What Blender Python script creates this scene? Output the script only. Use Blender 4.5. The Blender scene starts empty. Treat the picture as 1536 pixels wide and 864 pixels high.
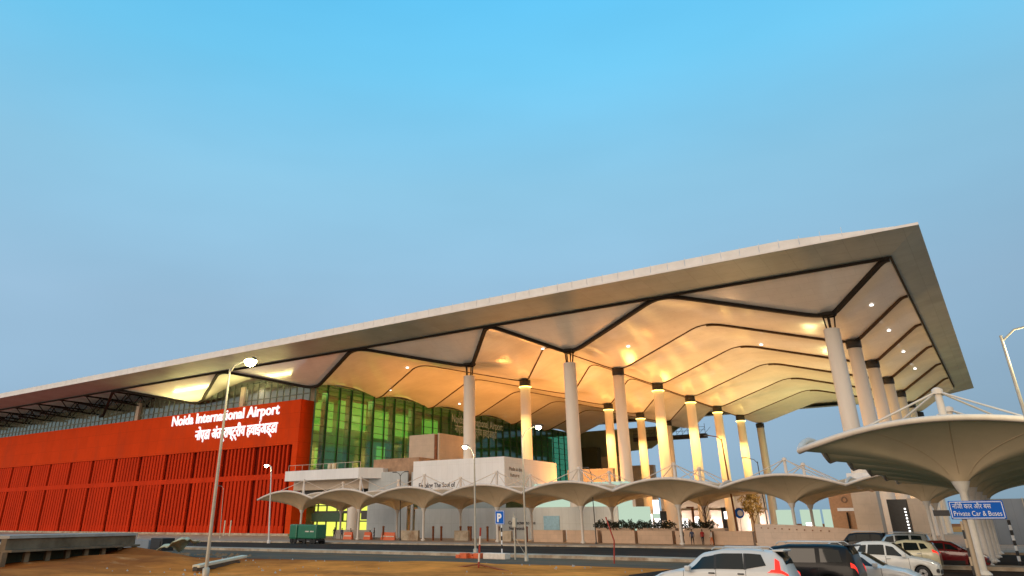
import bpy, bmesh, math, random
from mathutils import Vector, Matrix, noise
random.seed(7)
R = math.radians
sc = bpy.context.scene
COL = sc.collection

# ------------------------------------------------------------------ materials
def mat(name, color, rough=.6, metal=0., var=.12, scale=3., bump=0., bscale=None, spec=.5, emit=None, estr=0., coat=0., streak=None):
    m = bpy.data.materials.new(name); m.use_nodes = True
    nt = m.node_tree; N = nt.nodes; L = nt.links
    b = N['Principled BSDF']
    b.inputs['Roughness'].default_value = rough; b.inputs['Metallic'].default_value = metal
    b.inputs['Specular IOR Level'].default_value = spec
    b.inputs['Coat Weight'].default_value = coat
    tc = N.new('ShaderNodeTexCoord')
    mp = N.new('ShaderNodeMapping'); L.new(tc.outputs['Object'], mp.inputs['Vector'])
    if streak: mp.inputs['Scale'].default_value = streak
    nz = N.new('ShaderNodeTexNoise'); nz.inputs['Scale'].default_value = scale; nz.inputs['Detail'].default_value = 6.
    nz.inputs['Roughness'].default_value = .65
    L.new(mp.outputs['Vector'], nz.inputs['Vector'])
    mx = N.new('ShaderNodeMix'); mx.data_type = 'RGBA'
    c = list(color[:3])
    mx.inputs['A'].default_value = [max(0, v*(1-var*1.6)) for v in c]+[1]
    mx.inputs['B'].default_value = [min(1, v*(1+var*1.2)) for v in c]+[1]
    mr = N.new('ShaderNodeMapRange'); mr.inputs['From Min'].default_value = .3; mr.inputs['From Max'].default_value = .7
    L.new(nz.outputs['Fac'], mr.inputs['Value']); L.new(mr.outputs['Result'], mx.inputs['Factor'])
    L.new(mx.outputs['Result'], b.inputs['Base Color'])
    if bump:
        n2 = N.new('ShaderNodeTexNoise'); n2.inputs['Scale'].default_value = bscale or scale*4; n2.inputs['Detail'].default_value = 8.
        L.new(mp.outputs['Vector'], n2.inputs['Vector'])
        bp = N.new('ShaderNodeBump'); bp.inputs['Strength'].default_value = bump; bp.inputs['Distance'].default_value = .05
        L.new(n2.outputs['Fac'], bp.inputs['Height']); L.new(bp.outputs['Normal'], b.inputs['Normal'])
    if emit:
        b.inputs['Emission Color'].default_value = list(emit)+[1]; b.inputs['Emission Strength'].default_value = estr
    return m

def emitter(name, color, s):
    m = bpy.data.materials.new(name); m.use_nodes = True
    N = m.node_tree.nodes; N.clear()
    e = N.new('ShaderNodeEmission'); o = N.new('ShaderNodeOutputMaterial')
    e.inputs['Color'].default_value = list(color)+[1]; e.inputs['Strength'].default_value = s
    m.node_tree.links.new(e.outputs[0], o.inputs[0]); return m

def glassmat(name, tint, refl=.25, rough=.06):
    """tinted pane: coloured transparency under a mirror-like surface"""
    m = bpy.data.materials.new(name); m.use_nodes = True
    N = m.node_tree.nodes; L = m.node_tree.links; N.clear()
    t = N.new('ShaderNodeBsdfTransparent'); t.inputs['Color'].default_value = list(tint)+[1]
    g = N.new('ShaderNodeBsdfGlossy'); g.inputs['Roughness'].default_value = rough; g.inputs['Color'].default_value = (.75, .9, .85, 1)
    f = N.new('ShaderNodeFresnel'); f.inputs['IOR'].default_value = 1.5
    a = N.new('ShaderNodeMath'); a.operation = 'MULTIPLY_ADD'; a.inputs[1].default_value = 1.; a.inputs[2].default_value = refl*.3; a.use_clamp = True
    L.new(f.outputs[0], a.inputs[0])
    x = N.new('ShaderNodeMixShader'); o = N.new('ShaderNodeOutputMaterial')
    L.new(a.outputs[0], x.inputs[0]); L.new(t.outputs[0], x.inputs[1]); L.new(g.outputs[0], x.inputs[2]); L.new(x.outputs[0], o.inputs[0])
    return m

M = {}
M['roof_white'] = mat('roof_white', (.78, .76, .74), .5, var=.06, scale=.5)
M['soffit'] = mat('soffit_panel', (.42, .42, .37), .42, var=.1, scale=.15, bump=.05, bscale=.3)
M['beamthin'] = mat('beam_brown', (.075, .045, .026), .7, var=.2, scale=1., spec=.2)
M['ceiling'] = mat('ceiling_panel', (.74, .73, .70), .17, var=.08, scale=.10, bump=.05, bscale=.25, spec=.7)
M['beam'] = mat('beam_dark', (.022, .017, .013), .7, var=.2, scale=1., spec=.2)
M['column'] = mat('column_concrete', (.76, .71, .65), .6, var=.04, scale=.9, bump=.04, bscale=2., streak=(1, 1, .12))
M['cap'] = mat('column_cap', (.02, .018, .016), .5)
M['red'] = mat('red_panel', (.66, .056, .006), .8, var=.05, scale=.2, spec=.1)
M['redfin'] = mat('red_fin', (.58, .040, .007), .8, var=.10, scale=.35, streak=(1, 1, .2), spec=.1)
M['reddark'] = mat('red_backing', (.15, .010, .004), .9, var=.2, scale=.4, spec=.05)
M['white'] = mat('white_board', (.80, .83, .87), .6, var=.05, scale=.3, streak=(1, 1, .4))
M['greyboard'] = mat('grey_board', (.45, .50, .53), .6, var=.1, scale=.25, streak=(1, 1, .5))
M['tan'] = mat('tan_render', (.56, .47, .38), .7, var=.08, scale=.4)
M['brick'] = mat('brown_block', (.40, .26, .17), .8, var=.2, scale=.9, bump=.2)
M['concrete'] = mat('concrete', (.40, .37, .33), .8, var=.16, scale=.6, bump=.2)
M['concretedark'] = mat('concrete_dark', (.20, .15, .10), .95, spec=.1, var=.25, scale=.5, bump=.2)
M['peach'] = mat('peach_stone', (.66, .48, .35), .7, var=.1, scale=.4, bump=.05)
M['khaki'] = mat('khaki_wall', (.42, .36, .27), .7, var=.06, scale=.2)
M['canopy'] = mat('canopy_membrane', (.57, .445, .30), .6, var=.07, scale=.5, bump=.03, bscale=2.)
def translucent(m, f, c):
    nt = m.node_tree; N = nt.nodes; L = nt.links; b = N['Principled BSDF']; o = N['Material Output']
    t = N.new('ShaderNodeBsdfTranslucent'); t.inputs['Color'].default_value = list(c)+[1]
    x = N.new('ShaderNodeMixShader'); x.inputs[0].default_value = f
    L.new(b.outputs[0], x.inputs[1]); L.new(t.outputs[0], x.inputs[2]); L.new(x.outputs[0], o.inputs['Surface'])
translucent(M['canopy'], .12, (.62, .42, .16))
M['rim'] = mat('canopy_rim', (.70, .62, .54), .45, var=.05)
M['steelwhite'] = mat('white_steel', (.72, .69, .65), .4, var=.06)
M['galv'] = mat('galvanised_steel', (.46, .43, .36), .45, .3, var=.12, scale=2.)
M['darksteel'] = mat('dark_steel', (.06, .06, .06), .5, .2)
M['mullion'] = mat('mullion_green', (.030, .085, .045), .4, .2, var=.15)
M['glass'] = glassmat('green_glass', (.12, .45, .22), .30)
M['glasspale'] = glassmat('pale_glass', (.72, .82, .76), .4)
M['interior'] = mat('interior_wall', (.62, .58, .34), .8, var=.15, scale=.3)
M['intfloor'] = mat('interior_floor', (.30, .30, .26), .6)
M['yellowlit'] = emitter('lit_interior', (.80, .86, .12), 1.25)
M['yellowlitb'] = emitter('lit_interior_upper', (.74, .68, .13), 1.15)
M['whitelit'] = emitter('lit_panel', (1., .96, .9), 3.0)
M['mintlit'] = emitter('lit_board', (.66, .85, .66), .8)
M['lampwhite'] = emitter('lamp_white', (1., .92, .62), 60.)
M['lampyellow'] = emitter('lamp_yellow', (1., .88, .30), 90.)
M['letter'] = mat('letter_white', (.92, .93, 1.), .5, var=.01, emit=(.9, .93, 1.), estr=.75)
M['letterglass'] = mat('letter_glass', (.20, .27, .19), .5, emit=(.6, .75, .6), estr=.05)
M['letterdark'] = mat('letter_dark', (.035, .035, .05), .6)
M['letterbrown'] = mat('letter_brown', (.22, .14, .09), .6)
M['ring'] = emitter('column_light', (1., .66, .16), 6.)
M['dirt'] = None
M['asphalt'] = mat('asphalt', (.036, .030, .024), .95, spec=.12, var=.25, scale=.35, bump=.3, bscale=8.)
M['asphaltgrey'] = mat('asphalt_grey', (.115, .10, .075), .95, spec=.12, var=.18, scale=.25, bump=.3, bscale=8.)
M['parking'] = mat('parking_asphalt', (.035, .024, .018), .95, spec=.12, var=.25, scale=.3, bump=.3, bscale=7.)
M['kerb'] = mat('kerb_concrete', (.50, .43, .33), .8, var=.2, scale=.8, bump=.2)
M['paving'] = mat('paving', (.42, .33, .25), .75, var=.15, scale=.3, bump=.1)
M['green'] = mat('green_paint', (.015, .16, .085), .4, var=.1, coat=.3)
M['tyre'] = mat('tyre_rubber', (.018, .018, .018), .8)
M['rimalloy'] = mat('alloy', (.45, .46, .48), .3, .9)
M['carwhite'] = mat('car_paint_white', (.68, .68, .65), .3, var=.02, coat=.35)
M['carcream'] = mat('car_paint_cream', (.66, .62, .44), .28, var=.02, coat=1.)
M['carblack'] = mat('car_paint_black', (.006, .007, .008), .3, var=.02, coat=.15, spec=.25)
M['carred'] = mat('car_paint_red', (.16, .006, .010), .25, var=.02, coat=1.)
M['carsilver'] = mat('car_paint_silver', (.42, .45, .45), .28, .5, var=.02, coat=1.)
M['carglass'] = mat('car_glass', (.008, .014, .016), .04, var=.01, spec=.5)
M['trimblack'] = mat('trim_black', (.015, .015, .016), .5)
M['taillight'] = mat('tail_light', (.7, .01, .008), .2, var=.01, emit=(1., .03, .015), estr=1.1)
M['headlight'] = mat('head_light', (.75, .78, .8), .12, .2, var=.02, coat=1.)
M['orange'] = mat('orange_plastic', (.70, .13, .035), .5, var=.1)
M['blue'] = mat('sign_blue', (.006, .12, .56), .6, var=.02, spec=.15)
M['signwhite'] = mat('sign_white', (.85, .87, .9), .4, var=.01)
M['polered'] = mat('pole_red', (.36, .03, .015), .5)
M['polewhite'] = mat('pole_white', (.75, .68, .6), .5)
M['poleblack'] = mat('pole_black', (.02, .02, .022), .5)
M['rust'] = mat('rusty_steel', (.22, .075, .03), .8, var=.25, scale=2.)
M['timber'] = mat('pale_plank', (.66, .62, .48), .7, var=.12, scale=1.5, streak=(.3, 2, 2))
M['tarp'] = mat('tarp_green', (.55, .56, .38), .7, var=.12)
M['leafdark'] = mat('leaf_dark', (.030, .036, .016), .6, var=.3, scale=3.)
M['leafwarm'] = mat('leaf_warm', (.30, .18, .03), .6, var=.35, scale=1.2)
M['bark'] = mat('bark', (.16, .10, .06), .85, var=.2)
M['skin'] = mat('skin', (.24, .12, .07), .6)
M['hair'] = mat('hair', (.012, .010, .009), .6)
for n, c in dict(clothdark=(.025, .025, .035), clothblue=(.05, .07, .14), clothred=(.42, .03, .03), clothwhite=(.6, .58, .55), clothorange=(.65, .16, .04)).items():
    M[n] = mat(n, c, .8, var=.1, scale=8.)
M['bluegrey'] = mat('bluegrey_sheet', (.21, .25, .30), .6, var=.08, scale=.2)
M['darkblock'] = mat('dark_block', (.045, .055, .03), .7, var=.2)
M['greenwall'] = mat('green_grey_panel', (.20, .24, .16), .6, var=.1, scale=.2)

SOIL_ = 1
# soil: procedural, with coarse and fine variation
def soil():
    m = mat('soil', (.80, .25, .042), .95, var=.34, scale=.22, bump=.6, bscale=2.2, spec=.1)
    return m
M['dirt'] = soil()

def joints(m, bw, bh, mortar, dark, plane='XZ', off=0., var=.96):
    """panel joints (real seams of the cladding) multiplied into the colour"""
    nt = m.node_tree; N = nt.nodes; L = nt.links; b = N['Principled BSDF']
    tc = N.new('ShaderNodeTexCoord'); mp = N.new('ShaderNodeMapping'); br = N.new('ShaderNodeTexBrick')
    if plane == 'XZ': mp.inputs['Rotation'].default_value = (R(-90), 0, 0)
    if plane == 'ANY':
        sp_ = N.new('ShaderNodeSeparateXYZ'); L.new(tc.outputs['Object'], sp_.inputs[0]); ad = N.new('ShaderNodeMath'); L.new(sp_.outputs['X'], ad.inputs[0]); L.new(sp_.outputs['Y'], ad.inputs[1])
        cb = N.new('ShaderNodeCombineXYZ'); L.new(ad.outputs[0], cb.inputs['X']); L.new(sp_.outputs['Z'], cb.inputs['Y']); L.new(cb.outputs[0], mp.inputs['Vector'])
    else: L.new(tc.outputs['Object'], mp.inputs['Vector'])
    br.offset = off; br.inputs['Scale'].default_value = 1.; br.inputs['Brick Width'].default_value = bw; br.inputs['Row Height'].default_value = bh
    br.inputs['Mortar Size'].default_value = mortar; br.inputs['Color1'].default_value = (1,1,1,1); br.inputs['Color2'].default_value = (var,var,var,1); br.inputs['Mortar'].default_value = (dark,dark,dark,1)
    L.new(mp.outputs['Vector'], br.inputs['Vector'])
    src = b.inputs['Base Color'].links[0].from_socket
    mx = N.new('ShaderNodeMix'); mx.data_type = 'RGBA'; mx.blend_type = 'MULTIPLY'; mx.inputs['Factor'].default_value = 1.
    L.new(src, mx.inputs['A']); L.new(br.outputs['Color'], mx.inputs['B']); L.new(mx.outputs['Result'], b.inputs['Base Color'])
def patches(m, color, scale, lo, hi, stretch=(1,1,1)):
    """blown sand / dust lying on a surface in irregular patches"""
    nt = m.node_tree; N = nt.nodes; L = nt.links; b = N['Principled BSDF']
    tc = N.new('ShaderNodeTexCoord'); mp = N.new('ShaderNodeMapping'); mp.inputs['Scale'].default_value = stretch; L.new(tc.outputs['Object'], mp.inputs['Vector'])
    nz = N.new('ShaderNodeTexNoise'); nz.inputs['Scale'].default_value = scale; nz.inputs['Detail'].default_value = 9.; nz.inputs['Roughness'].default_value = .7; L.new(mp.outputs['Vector'], nz.inputs['Vector'])
    mr = N.new('ShaderNodeMapRange'); mr.inputs['From Min'].default_value = lo; mr.inputs['From Max'].default_value = hi; L.new(nz.outputs['Fac'], mr.inputs['Value'])
    src = b.inputs['Base Color'].links[0].from_socket
    mx = N.new('ShaderNodeMix'); mx.data_type = 'RGBA'; L.new(mr.outputs['Result'], mx.inputs['Factor']); L.new(src, mx.inputs['A']); mx.inputs['B'].default_value = list(color)+[1]
    L.new(mx.outputs['Result'], b.inputs['Base Color'])
joints(M['ceiling'], 3.0, 1.3, .025, .86, 'XY', .5)
joints(M['red'], 3.73, 3.1, .03, .72, 'XZ', 0., .94)
joints(M['white'], 1.22, 2.44, .02, .86, 'ANY', 0., .97)
joints(M['greyboard'], 1.22, 2.44, .025, .8, 'ANY', 0., .95)
joints(M['tan'], 1.8, 1.2, .02, .84, 'ANY', .5, .95)
joints(M['peach'], 1.1, .55, .015, .82, 'ANY', .5, .94)
joints(M['khaki'], 2.4, 1.2, .03, .8, 'ANY', 0., .94)
joints(M['bluegrey'], 1.1, 6., .03, .8, 'ANY', 0., .93)
joints(M['paving'], .9, .9, .02, .75, 'XY', 0., .9)
patches(M['asphaltgrey'], (.26, .13, .05), .16, .50, .72, (.35, 1.4, 1))
patches(M['asphalt'], (.16, .10, .055), .14, .54, .75, (.3, 1.6, 1))
patches(M['parking'], (.12, .06, .03), .25, .5, .75)
patches(M['kerb'], (.22, .12, .06), .5, .45, .7)
patches(M['dirt'], (.30, .10, .022), .09, .54, .68, (.6, 1.3, 1))
def darken_left(m):  # multiplies the soil colour darker towards -x, with a noisy edge
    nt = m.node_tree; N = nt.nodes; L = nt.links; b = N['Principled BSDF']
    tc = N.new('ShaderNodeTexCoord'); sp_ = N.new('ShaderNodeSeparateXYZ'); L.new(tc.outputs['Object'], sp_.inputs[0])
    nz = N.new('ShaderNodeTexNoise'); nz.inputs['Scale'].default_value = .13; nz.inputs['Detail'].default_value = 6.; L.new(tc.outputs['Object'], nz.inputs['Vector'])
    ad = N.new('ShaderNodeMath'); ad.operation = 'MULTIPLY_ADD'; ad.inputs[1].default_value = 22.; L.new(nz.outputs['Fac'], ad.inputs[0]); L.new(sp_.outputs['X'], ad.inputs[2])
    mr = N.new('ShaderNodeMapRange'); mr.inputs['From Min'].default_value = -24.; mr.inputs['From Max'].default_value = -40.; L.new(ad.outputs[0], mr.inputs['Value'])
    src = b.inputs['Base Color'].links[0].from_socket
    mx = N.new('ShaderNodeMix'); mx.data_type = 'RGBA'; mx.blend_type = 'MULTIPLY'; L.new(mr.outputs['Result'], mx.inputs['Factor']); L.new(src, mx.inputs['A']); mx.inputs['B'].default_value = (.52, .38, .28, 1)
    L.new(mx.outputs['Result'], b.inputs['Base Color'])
darken_left(M['dirt'])
patches(M['dirt'], (.66, .33, .13), .35, .60, .74, (.5, 1.6, 1))
patches(M['column'], (.69, .63, .56), .5, .55, .85, (1, 1, .25))
patches(M['red'], (.42, .05, .015), .12, .52, .8, (1, 1, .3))
patches(M['redfin'], (.36, .03, .012), .5, .55, .85, (1, 1, .15))
# ------------------------------------------------------------------ mesh builder
class MB:
    def __init__(s): s.v = []; s.f = []; s.mi = []; s.sm = []; s.cur = 0
    def add(s, vs, fs, smooth=False):
        o = len(s.v); s.v += [tuple(p) for p in vs]
        for f in fs: s.f.append([o+i for i in f]); s.mi.append(s.cur); s.sm.append(smooth)
        return s
    def box(s, x0, x1, y0, y1, z0, z1):
        return s.add([(x0,y0,z0),(x1,y0,z0),(x1,y1,z0),(x0,y1,z0),(x0,y0,z1),(x1,y0,z1),(x1,y1,z1),(x0,y1,z1)],
              [(0,3,2,1),(4,5,6,7),(0,1,5,4),(1,2,6,5),(2,3,7,6),(3,0,4,7)])
    def bbox(s, x0, x1, y0, y1, z0, z1, b=.03):
        """box with chamfered edges"""
        bm = bmesh.new(); bmesh.ops.create_cube(bm, size=1.)
        bmesh.ops.scale(bm, vec=(x1-x0, y1-y0, z1-z0), verts=bm.verts)
        bmesh.ops.translate(bm, vec=((x0+x1)/2, (y0+y1)/2, (z0+z1)/2), verts=bm.verts)
        bmesh.ops.bevel(bm, geom=bm.edges[:], offset=b, segments=2, affect='EDGES', profile=.6)
        bm.verts.index_update()
        s.add([v.co[:] for v in bm.verts], [[v.index for v in f.verts] for f in bm.faces]); bm.free(); return s
    def prism(s, poly, z0, z1):
        n = len(poly)
        return s.add([(p[0],p[1],z0) for p in poly]+[(p[0],p[1],z1) for p in poly],
              [list(range(n))[::-1], list(range(n,2*n))]+[(i,(i+1)%n,n+(i+1)%n,n+i) for i in range(n)])
    def tube(s, pts, r, n=10, cap=True, smooth=True):
        pts = [Vector(p) for p in pts]; rr = r if isinstance(r, (list, tuple)) else [r]*len(pts)
        rings = []
        ref = None
        for i, p in enumerate(pts):
            a = pts[max(0, i-1)]; b = pts[min(len(pts)-1, i+1)]; d = (b-a).normalized()
            if ref is None: ref = Vector((0,0,1)) if abs(d.z) < .9 else Vector((1,0,0))
            u = d.cross(ref).normalized(); w = d.cross(u).normalized(); ref = -w if False else ref
            rings.append([p+(u*math.cos(2*math.pi*k/n)+w*math.sin(2*math.pi*k/n))*rr[i] for k in range(n)])
        vs = [q for ring in rings for q in ring]; fs = []
        for i in range(len(pts)-1):
            for k in range(n):
                fs.append((i*n+k, i*n+(k+1)%n, (i+1)*n+(k+1)%n, (i+1)*n+k))
        s.add(vs, fs, smooth)
        if cap: s.add(rings[0], [list(range(n))]); s.add(rings[-1], [list(range(n))[::-1]])
        return s
    def lathe(s, prof, n=24, cx=0, cy=0, smooth=True):
        vs = []; fs = []
        for r, z in prof:
            for k in range(n):
                a = 2*math.pi*k/n; vs.append((cx+r*math.cos(a), cy+r*math.sin(a), z))
        for i in range(len(prof)-1):
            for k in range(n):
                fs.append((i*n+k, i*n+(k+1)%n, (i+1)*n+(k+1)%n, (i+1)*n+k))
        s.add(vs, fs, smooth)
        return s
    def grid(s, rows, smooth=True, flip=False):
        nr = len(rows); nc = len(rows[0]); fs = []
        for i in range(nr-1):
            for j in range(nc-1):
                q = (i*nc+j, i*nc+j+1, (i+1)*nc+j+1, (i+1)*nc+j)
                fs.append(q[::-1] if flip else q)
        return s.add([p for r in rows for p in r], fs, smooth)
    def strip(s, path, w, h, side=(1,0,0)):
        """rectangular bar following a path; w across (horizontal), h downwards"""
        path = [Vector(p) for p in path]; vs = []; fs = []
        for i, p in enumerate(path):
            d = (path[min(i+1, len(path)-1)]-path[max(i-1, 0)]); d.z = 0
            n = Vector((-d.y, d.x, 0)).normalized()*(w/2)
            vs += [p-n, p+n, p+n-Vector((0,0,h)), p-n-Vector((0,0,h))]
        for i in range(len(path)-1):
            for k in range(4): fs.append((i*4+k, i*4+(k+1)%4, (i+1)*4+(k+1)%4, (i+1)*4+k))
        e = (len(path)-1)*4
        fs += [(0,1,2,3), (e+3,e+2,e+1,e)]
        return s.add(vs, fs)
    def build(s, name, m, parent=None, kind=None, label=None):
        me = bpy.data.meshes.new(name); me.from_pydata(s.v, [], s.f); 
        for p, i, sm in zip(me.polygons, s.mi, s.sm): p.material_index = i; p.use_smooth = sm
        for q in (m if isinstance(m, (list, tuple)) else [m]): me.materials.append(q)
        bm = bmesh.new(); bm.from_mesh(me); bmesh.ops.recalc_face_normals(bm, faces=bm.faces); bm.to_mesh(me); bm.free()
        me.update()
        o = bpy.data.objects.new(name, me); COL.objects.link(o)
        if parent:
            o.parent = parent
            if parent.get('_world'): o.location = -Vector(parent['_world'])
        if kind: o['kind'] = kind
        if label: o['label'] = label
        return o

def thing(name, label, cat, loc=(0,0,0), rz=0., group=None, world=False):
    """Empty at a thing's base. world=True: its parts are written in world metres."""
    o = bpy.data.objects.new(name, None); COL.objects.link(o); o.empty_display_size = .5
    o.location = loc; o.rotation_euler = (0,0,rz); o['label'] = label; o['category'] = cat
    if group: o['group'] = group
    if world: o['_world'] = list(loc)
    return o
def tag(o, label, cat, group=None):
    o['label'] = label; o['category'] = cat
    if group: o['group'] = group
    return o
def kids(o): return [c for c in COL.objects if c.parent == o]
def dup(o, loc, label, rz=None, group=None):
    r = o.copy(); COL.objects.link(r); r.location = loc; r['label'] = label
    if rz is not None: r.rotation_euler = (0,0,rz)
    if group: r['group'] = group
    for c in kids(o):
        d = c.copy(); COL.objects.link(d); d.parent = r
        for g in kids(c):
            e = g.copy(); COL.objects.link(e); e.parent = d
    return r
def text(name, body, m, size, loc, rot, parent=None, depth=.02, bold=0., align='LEFT', sx=1., fit=None):
    cu = bpy.data.curves.new(name, 'FONT'); cu.body = body; cu.size = size; cu.extrude = depth; cu.offset = bold
    cu.align_x = align; cu.resolution_u = 3
    t = bpy.data.objects.new(name, cu); COL.objects.link(t)
    bpy.context.view_layer.update()
    dg = bpy.context.evaluated_depsgraph_get()
    me = bpy.data.meshes.new_from_object(t.evaluated_get(dg)); me.name = name
    COL.objects.unlink(t); bpy.data.objects.remove(t)
    if fit:
        xs = [v.co.x for v in me.vertices]; sx = fit/(max(xs)-min(xs))
    for v in me.vertices: v.co.x *= sx
    me.transform(Matrix.Rotation(rot[2], 4, 'Z') @ Matrix.Rotation(rot[0], 4, 'X')); me.transform(Matrix.Translation(loc))
    me.materials.clear(); me.materials.append(m)
    for p in me.polygons: p.material_index = 0
    o = bpy.data.objects.new(name, me); COL.objects.link(o)
    if parent:
        o.parent = parent
        if parent.get('_world'): o.location = -Vector(parent['_world'])
    return o
FRONT = (R(90), 0, 0); SIDE = (R(90), 0, R(90))       # reading faces -Y / faces +X

def ordinal(i): return ['first','second','third','fourth','fifth','sixth','seventh','eighth','ninth','tenth'][i]

# ------------------------------------------------------------------ ground, roads
def lerp_road(y0, slope, x): return y0 + slope*(x+30) if x < -30 else y0
def dirt_edge(x): return 46.5 + (.2*(x+25) if x < -25 else 0)
xs = [-3000,-1200,-600,-400,-300,-250,-200]+[-160+2.5*i for i in range(72)]+[30,45,60,100,200,400,900,2500]
ys = [-400,-100,0,10]+[14+1.2*i for i in range(38)]+[62,66,72,80,90,105,120,150,200,300,500,1000,2500,6000]
rows = []
for y in ys:
    r_ = []
    for x in xs:
        z = 0.
        if -150 < x < -17 and 12 < y < dirt_edge(x)-1.5:
            k = min(1., (dirt_edge(x)-1.5-y)/4., (-17-x)/4.)
            z = k*(.30*noise.noise((x*.09, y*.16, 3.)) + .14*noise.noise((x*.33, y*.4, 9.)) + .05)
            # loose heaps beside the road
            for hx, hy, hr, hh in ((-57,36.5,6.0,.75),(-53.5,31.5,4.0,.45),(-66,43,6,.55),(-49,33,7,.35),(-30,40,9,.25),(-75,39,7,.7)):
                d = math.hypot(x-hx, (y-hy)*1.4)/hr
                if d < 1: z += hh*(1-d*d)**2
        r_.append((x, y, z))
    rows.append(r_)
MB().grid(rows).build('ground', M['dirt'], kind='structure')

def sheet(name, pts_near, pts_far, z, m):
    rows = [[(x, y, z) for x, y in pts_near], [(x, y, z) for x, y in pts_far]]
    return MB().grid(rows, smooth=False).build(name, m, kind='structure')
RX = [-420,-300,-200,-150,-120,-100,-85,-70,-60,-50,-40,-30,-25,-15,0,20,60,200,400]
med = lambda x: 55.2 + (.08*(x+30) if x < -30 else 0)
far = lambda x: 84. + (.15*(x+35) if x < -35 else 0)
cl = lambda x: max(x, -160)
sheet('near_road', [(x, dirt_edge(cl(x))) for x in RX], [(x, med(cl(x))) for x in RX], .006, M['asphaltgrey'])
sheet('main_road', [(x, med(cl(x))+2.4) for x in RX], [(x, far(cl(x))) for x in RX], .006, M['asphalt'])
def kerb(name, fa, fb, h, m):
    b = MB(); n = len(RX)
    a = [(x, fa(cl(x))) for x in RX]; c = [(x, fb(cl(x))) for x in RX]
    b.grid([[(x,y,-.02) for x,y in a], [(x,y,h) for x,y in a], [(x,y,h) for x,y in c], [(x,y,-.02) for x,y in c]], smooth=False)
    return b.build(name, m, kind='structure')
kerb('median_kerb', med, lambda x: med(x)+2.4, .22, M['kerb'])
kerb('pavement_kerb', far, lambda x: far(x)+.5, .18, M['kerb'])
sheet('forecourt_paving', [(x, far(cl(x))+.5) for x in RX], [(x, 275.) for x in RX], .12, M['paving'])
# white edge line on the main road
sheet('road_marking', [(x, med(cl(x))+3.0) for x in RX], [(x, med(cl(x))+3.15) for x in RX], .011, M['polewhite'])
sheet('parking_ground', [(-17.5, 8), (70, 8)], [(-17.5, 80), (70, 80)], .02, M['parking'])

# ------------------------------------------------------------------ terminal
TERM = thing('airport_terminal', 'long airport terminal with sweeping white roof on tall columns and a red louvred facade', 'airport terminal', (-80, 115, 0), world=True)
CX = [-15.96, -58.45, -79.9, -122.2, -163.9, -208.6, -252.]      # column lines, from the near corner leftwards
Y1, SY = 115., 20.87
ZC, ZP = 30.6, 34.5
XR, YF = -6.13, 105.7
def rtri(t, a=.14):
    if t < a: return t*t/(2*a)/(1-a)
    if t > 1-a: return 1-(1-t)**2/(2*a)/(1-a)
    return (t-a/2)/(1-a)
def sprof(x):
    if x >= CX[0]:
        u = min(1., (x-CX[0])/(XR-CX[0])); return rtri(u)
    for i in range(len(CX)-1):
        if CX[i+1] <= x <= CX[i]:
            u = (CX[i]-x)/(CX[i]-CX[i+1]); return rtri(1-abs(2*u-1))
    return 0.
def yseam(x, k): return Y1 + SY*k - (Y1-YF)*sprof(x)
def zseam(x): return ZC + (ZP-ZC)*sprof(x)
def zceil(x, y):
    s = sprof(x); y0 = yseam(x, 0)
    if y <= y0:
        if y0-YF < 1e-6: return ZP
        t = (y-YF)/(y0-YF); return ZP + (zseam(x)-ZP)*t
    t = (y-y0)/SY; t -= math.floor(t)
    return zseam(x) + (.35 + 1.0*(1-s))*math.sin(math.pi*t)
YB = 241.
# near part of the ceiling (over the forecourt and the front strip to the left)
xcols = sorted(set([round(XR-i*1.02, 3) for i in range(114)]+[c for c in CX[:4]]+[XR]))
xcols = [x for x in xcols if x >= CX[3]-.01]
bm_ = MB(); rows = []
NY = 14
def ylist(x, kmax):
    y0 = yseam(x, 0); L_ = [YF+(y0-YF)*i/6 for i in range(7)]
    for k in range(kmax):
        L_ += [y0+SY*(k+(j+1)/NY) for j in range(NY)]
    return L_
for x in xcols: rows.append([(x, y, zceil(x, min(y, 1e6))) for y in ylist(x, 6)])
# split the mesh at the seam lines so that each crease stays sharp
nseg = [0, 6]+[6+NY*(k+1) for k in range(6)]
for a, b in zip(nseg[:-1], nseg[1:]):
    seg = []
    for xi, r_ in enumerate(rows):
        q = list(r_[a:b+1]); x = xcols[xi]
        # on a seam both lobes take the seam's own height
        for j in (0, len(q)-1):
            if not (a == 0 and j == 0): q[j] = (x, q[j][1], zseam(x))
        if a == 0: q[0] = (x, YF, ZP)
        seg.append(q)
    bm_.grid(seg, flip=True)
xl = [CX[3]-1.2*i for i in range(int((CX[3]+186)/1.2)+1)]
seg = []
for x in xl:
    y0 = yseam(x, 0); seg.append([(x, YF+(y0-YF)*i/6, zceil(x, YF+(y0-YF)*i/6) if i else ZP) for i in range(6)]+[(x, y0, zseam(x))])
bm_.grid(seg)
seg = []
for x in xl:
    y0 = yseam(x, 0); seg.append([(x, y0+i*1.6, zseam(x)+(.35+1.0*(1-sprof(x)))*math.sin(math.pi*i*1.6/SY)) for i in range(9)])
bm_.grid(seg)
CEIL = bm_.build('ceiling', M['ceiling'], TERM)

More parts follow.
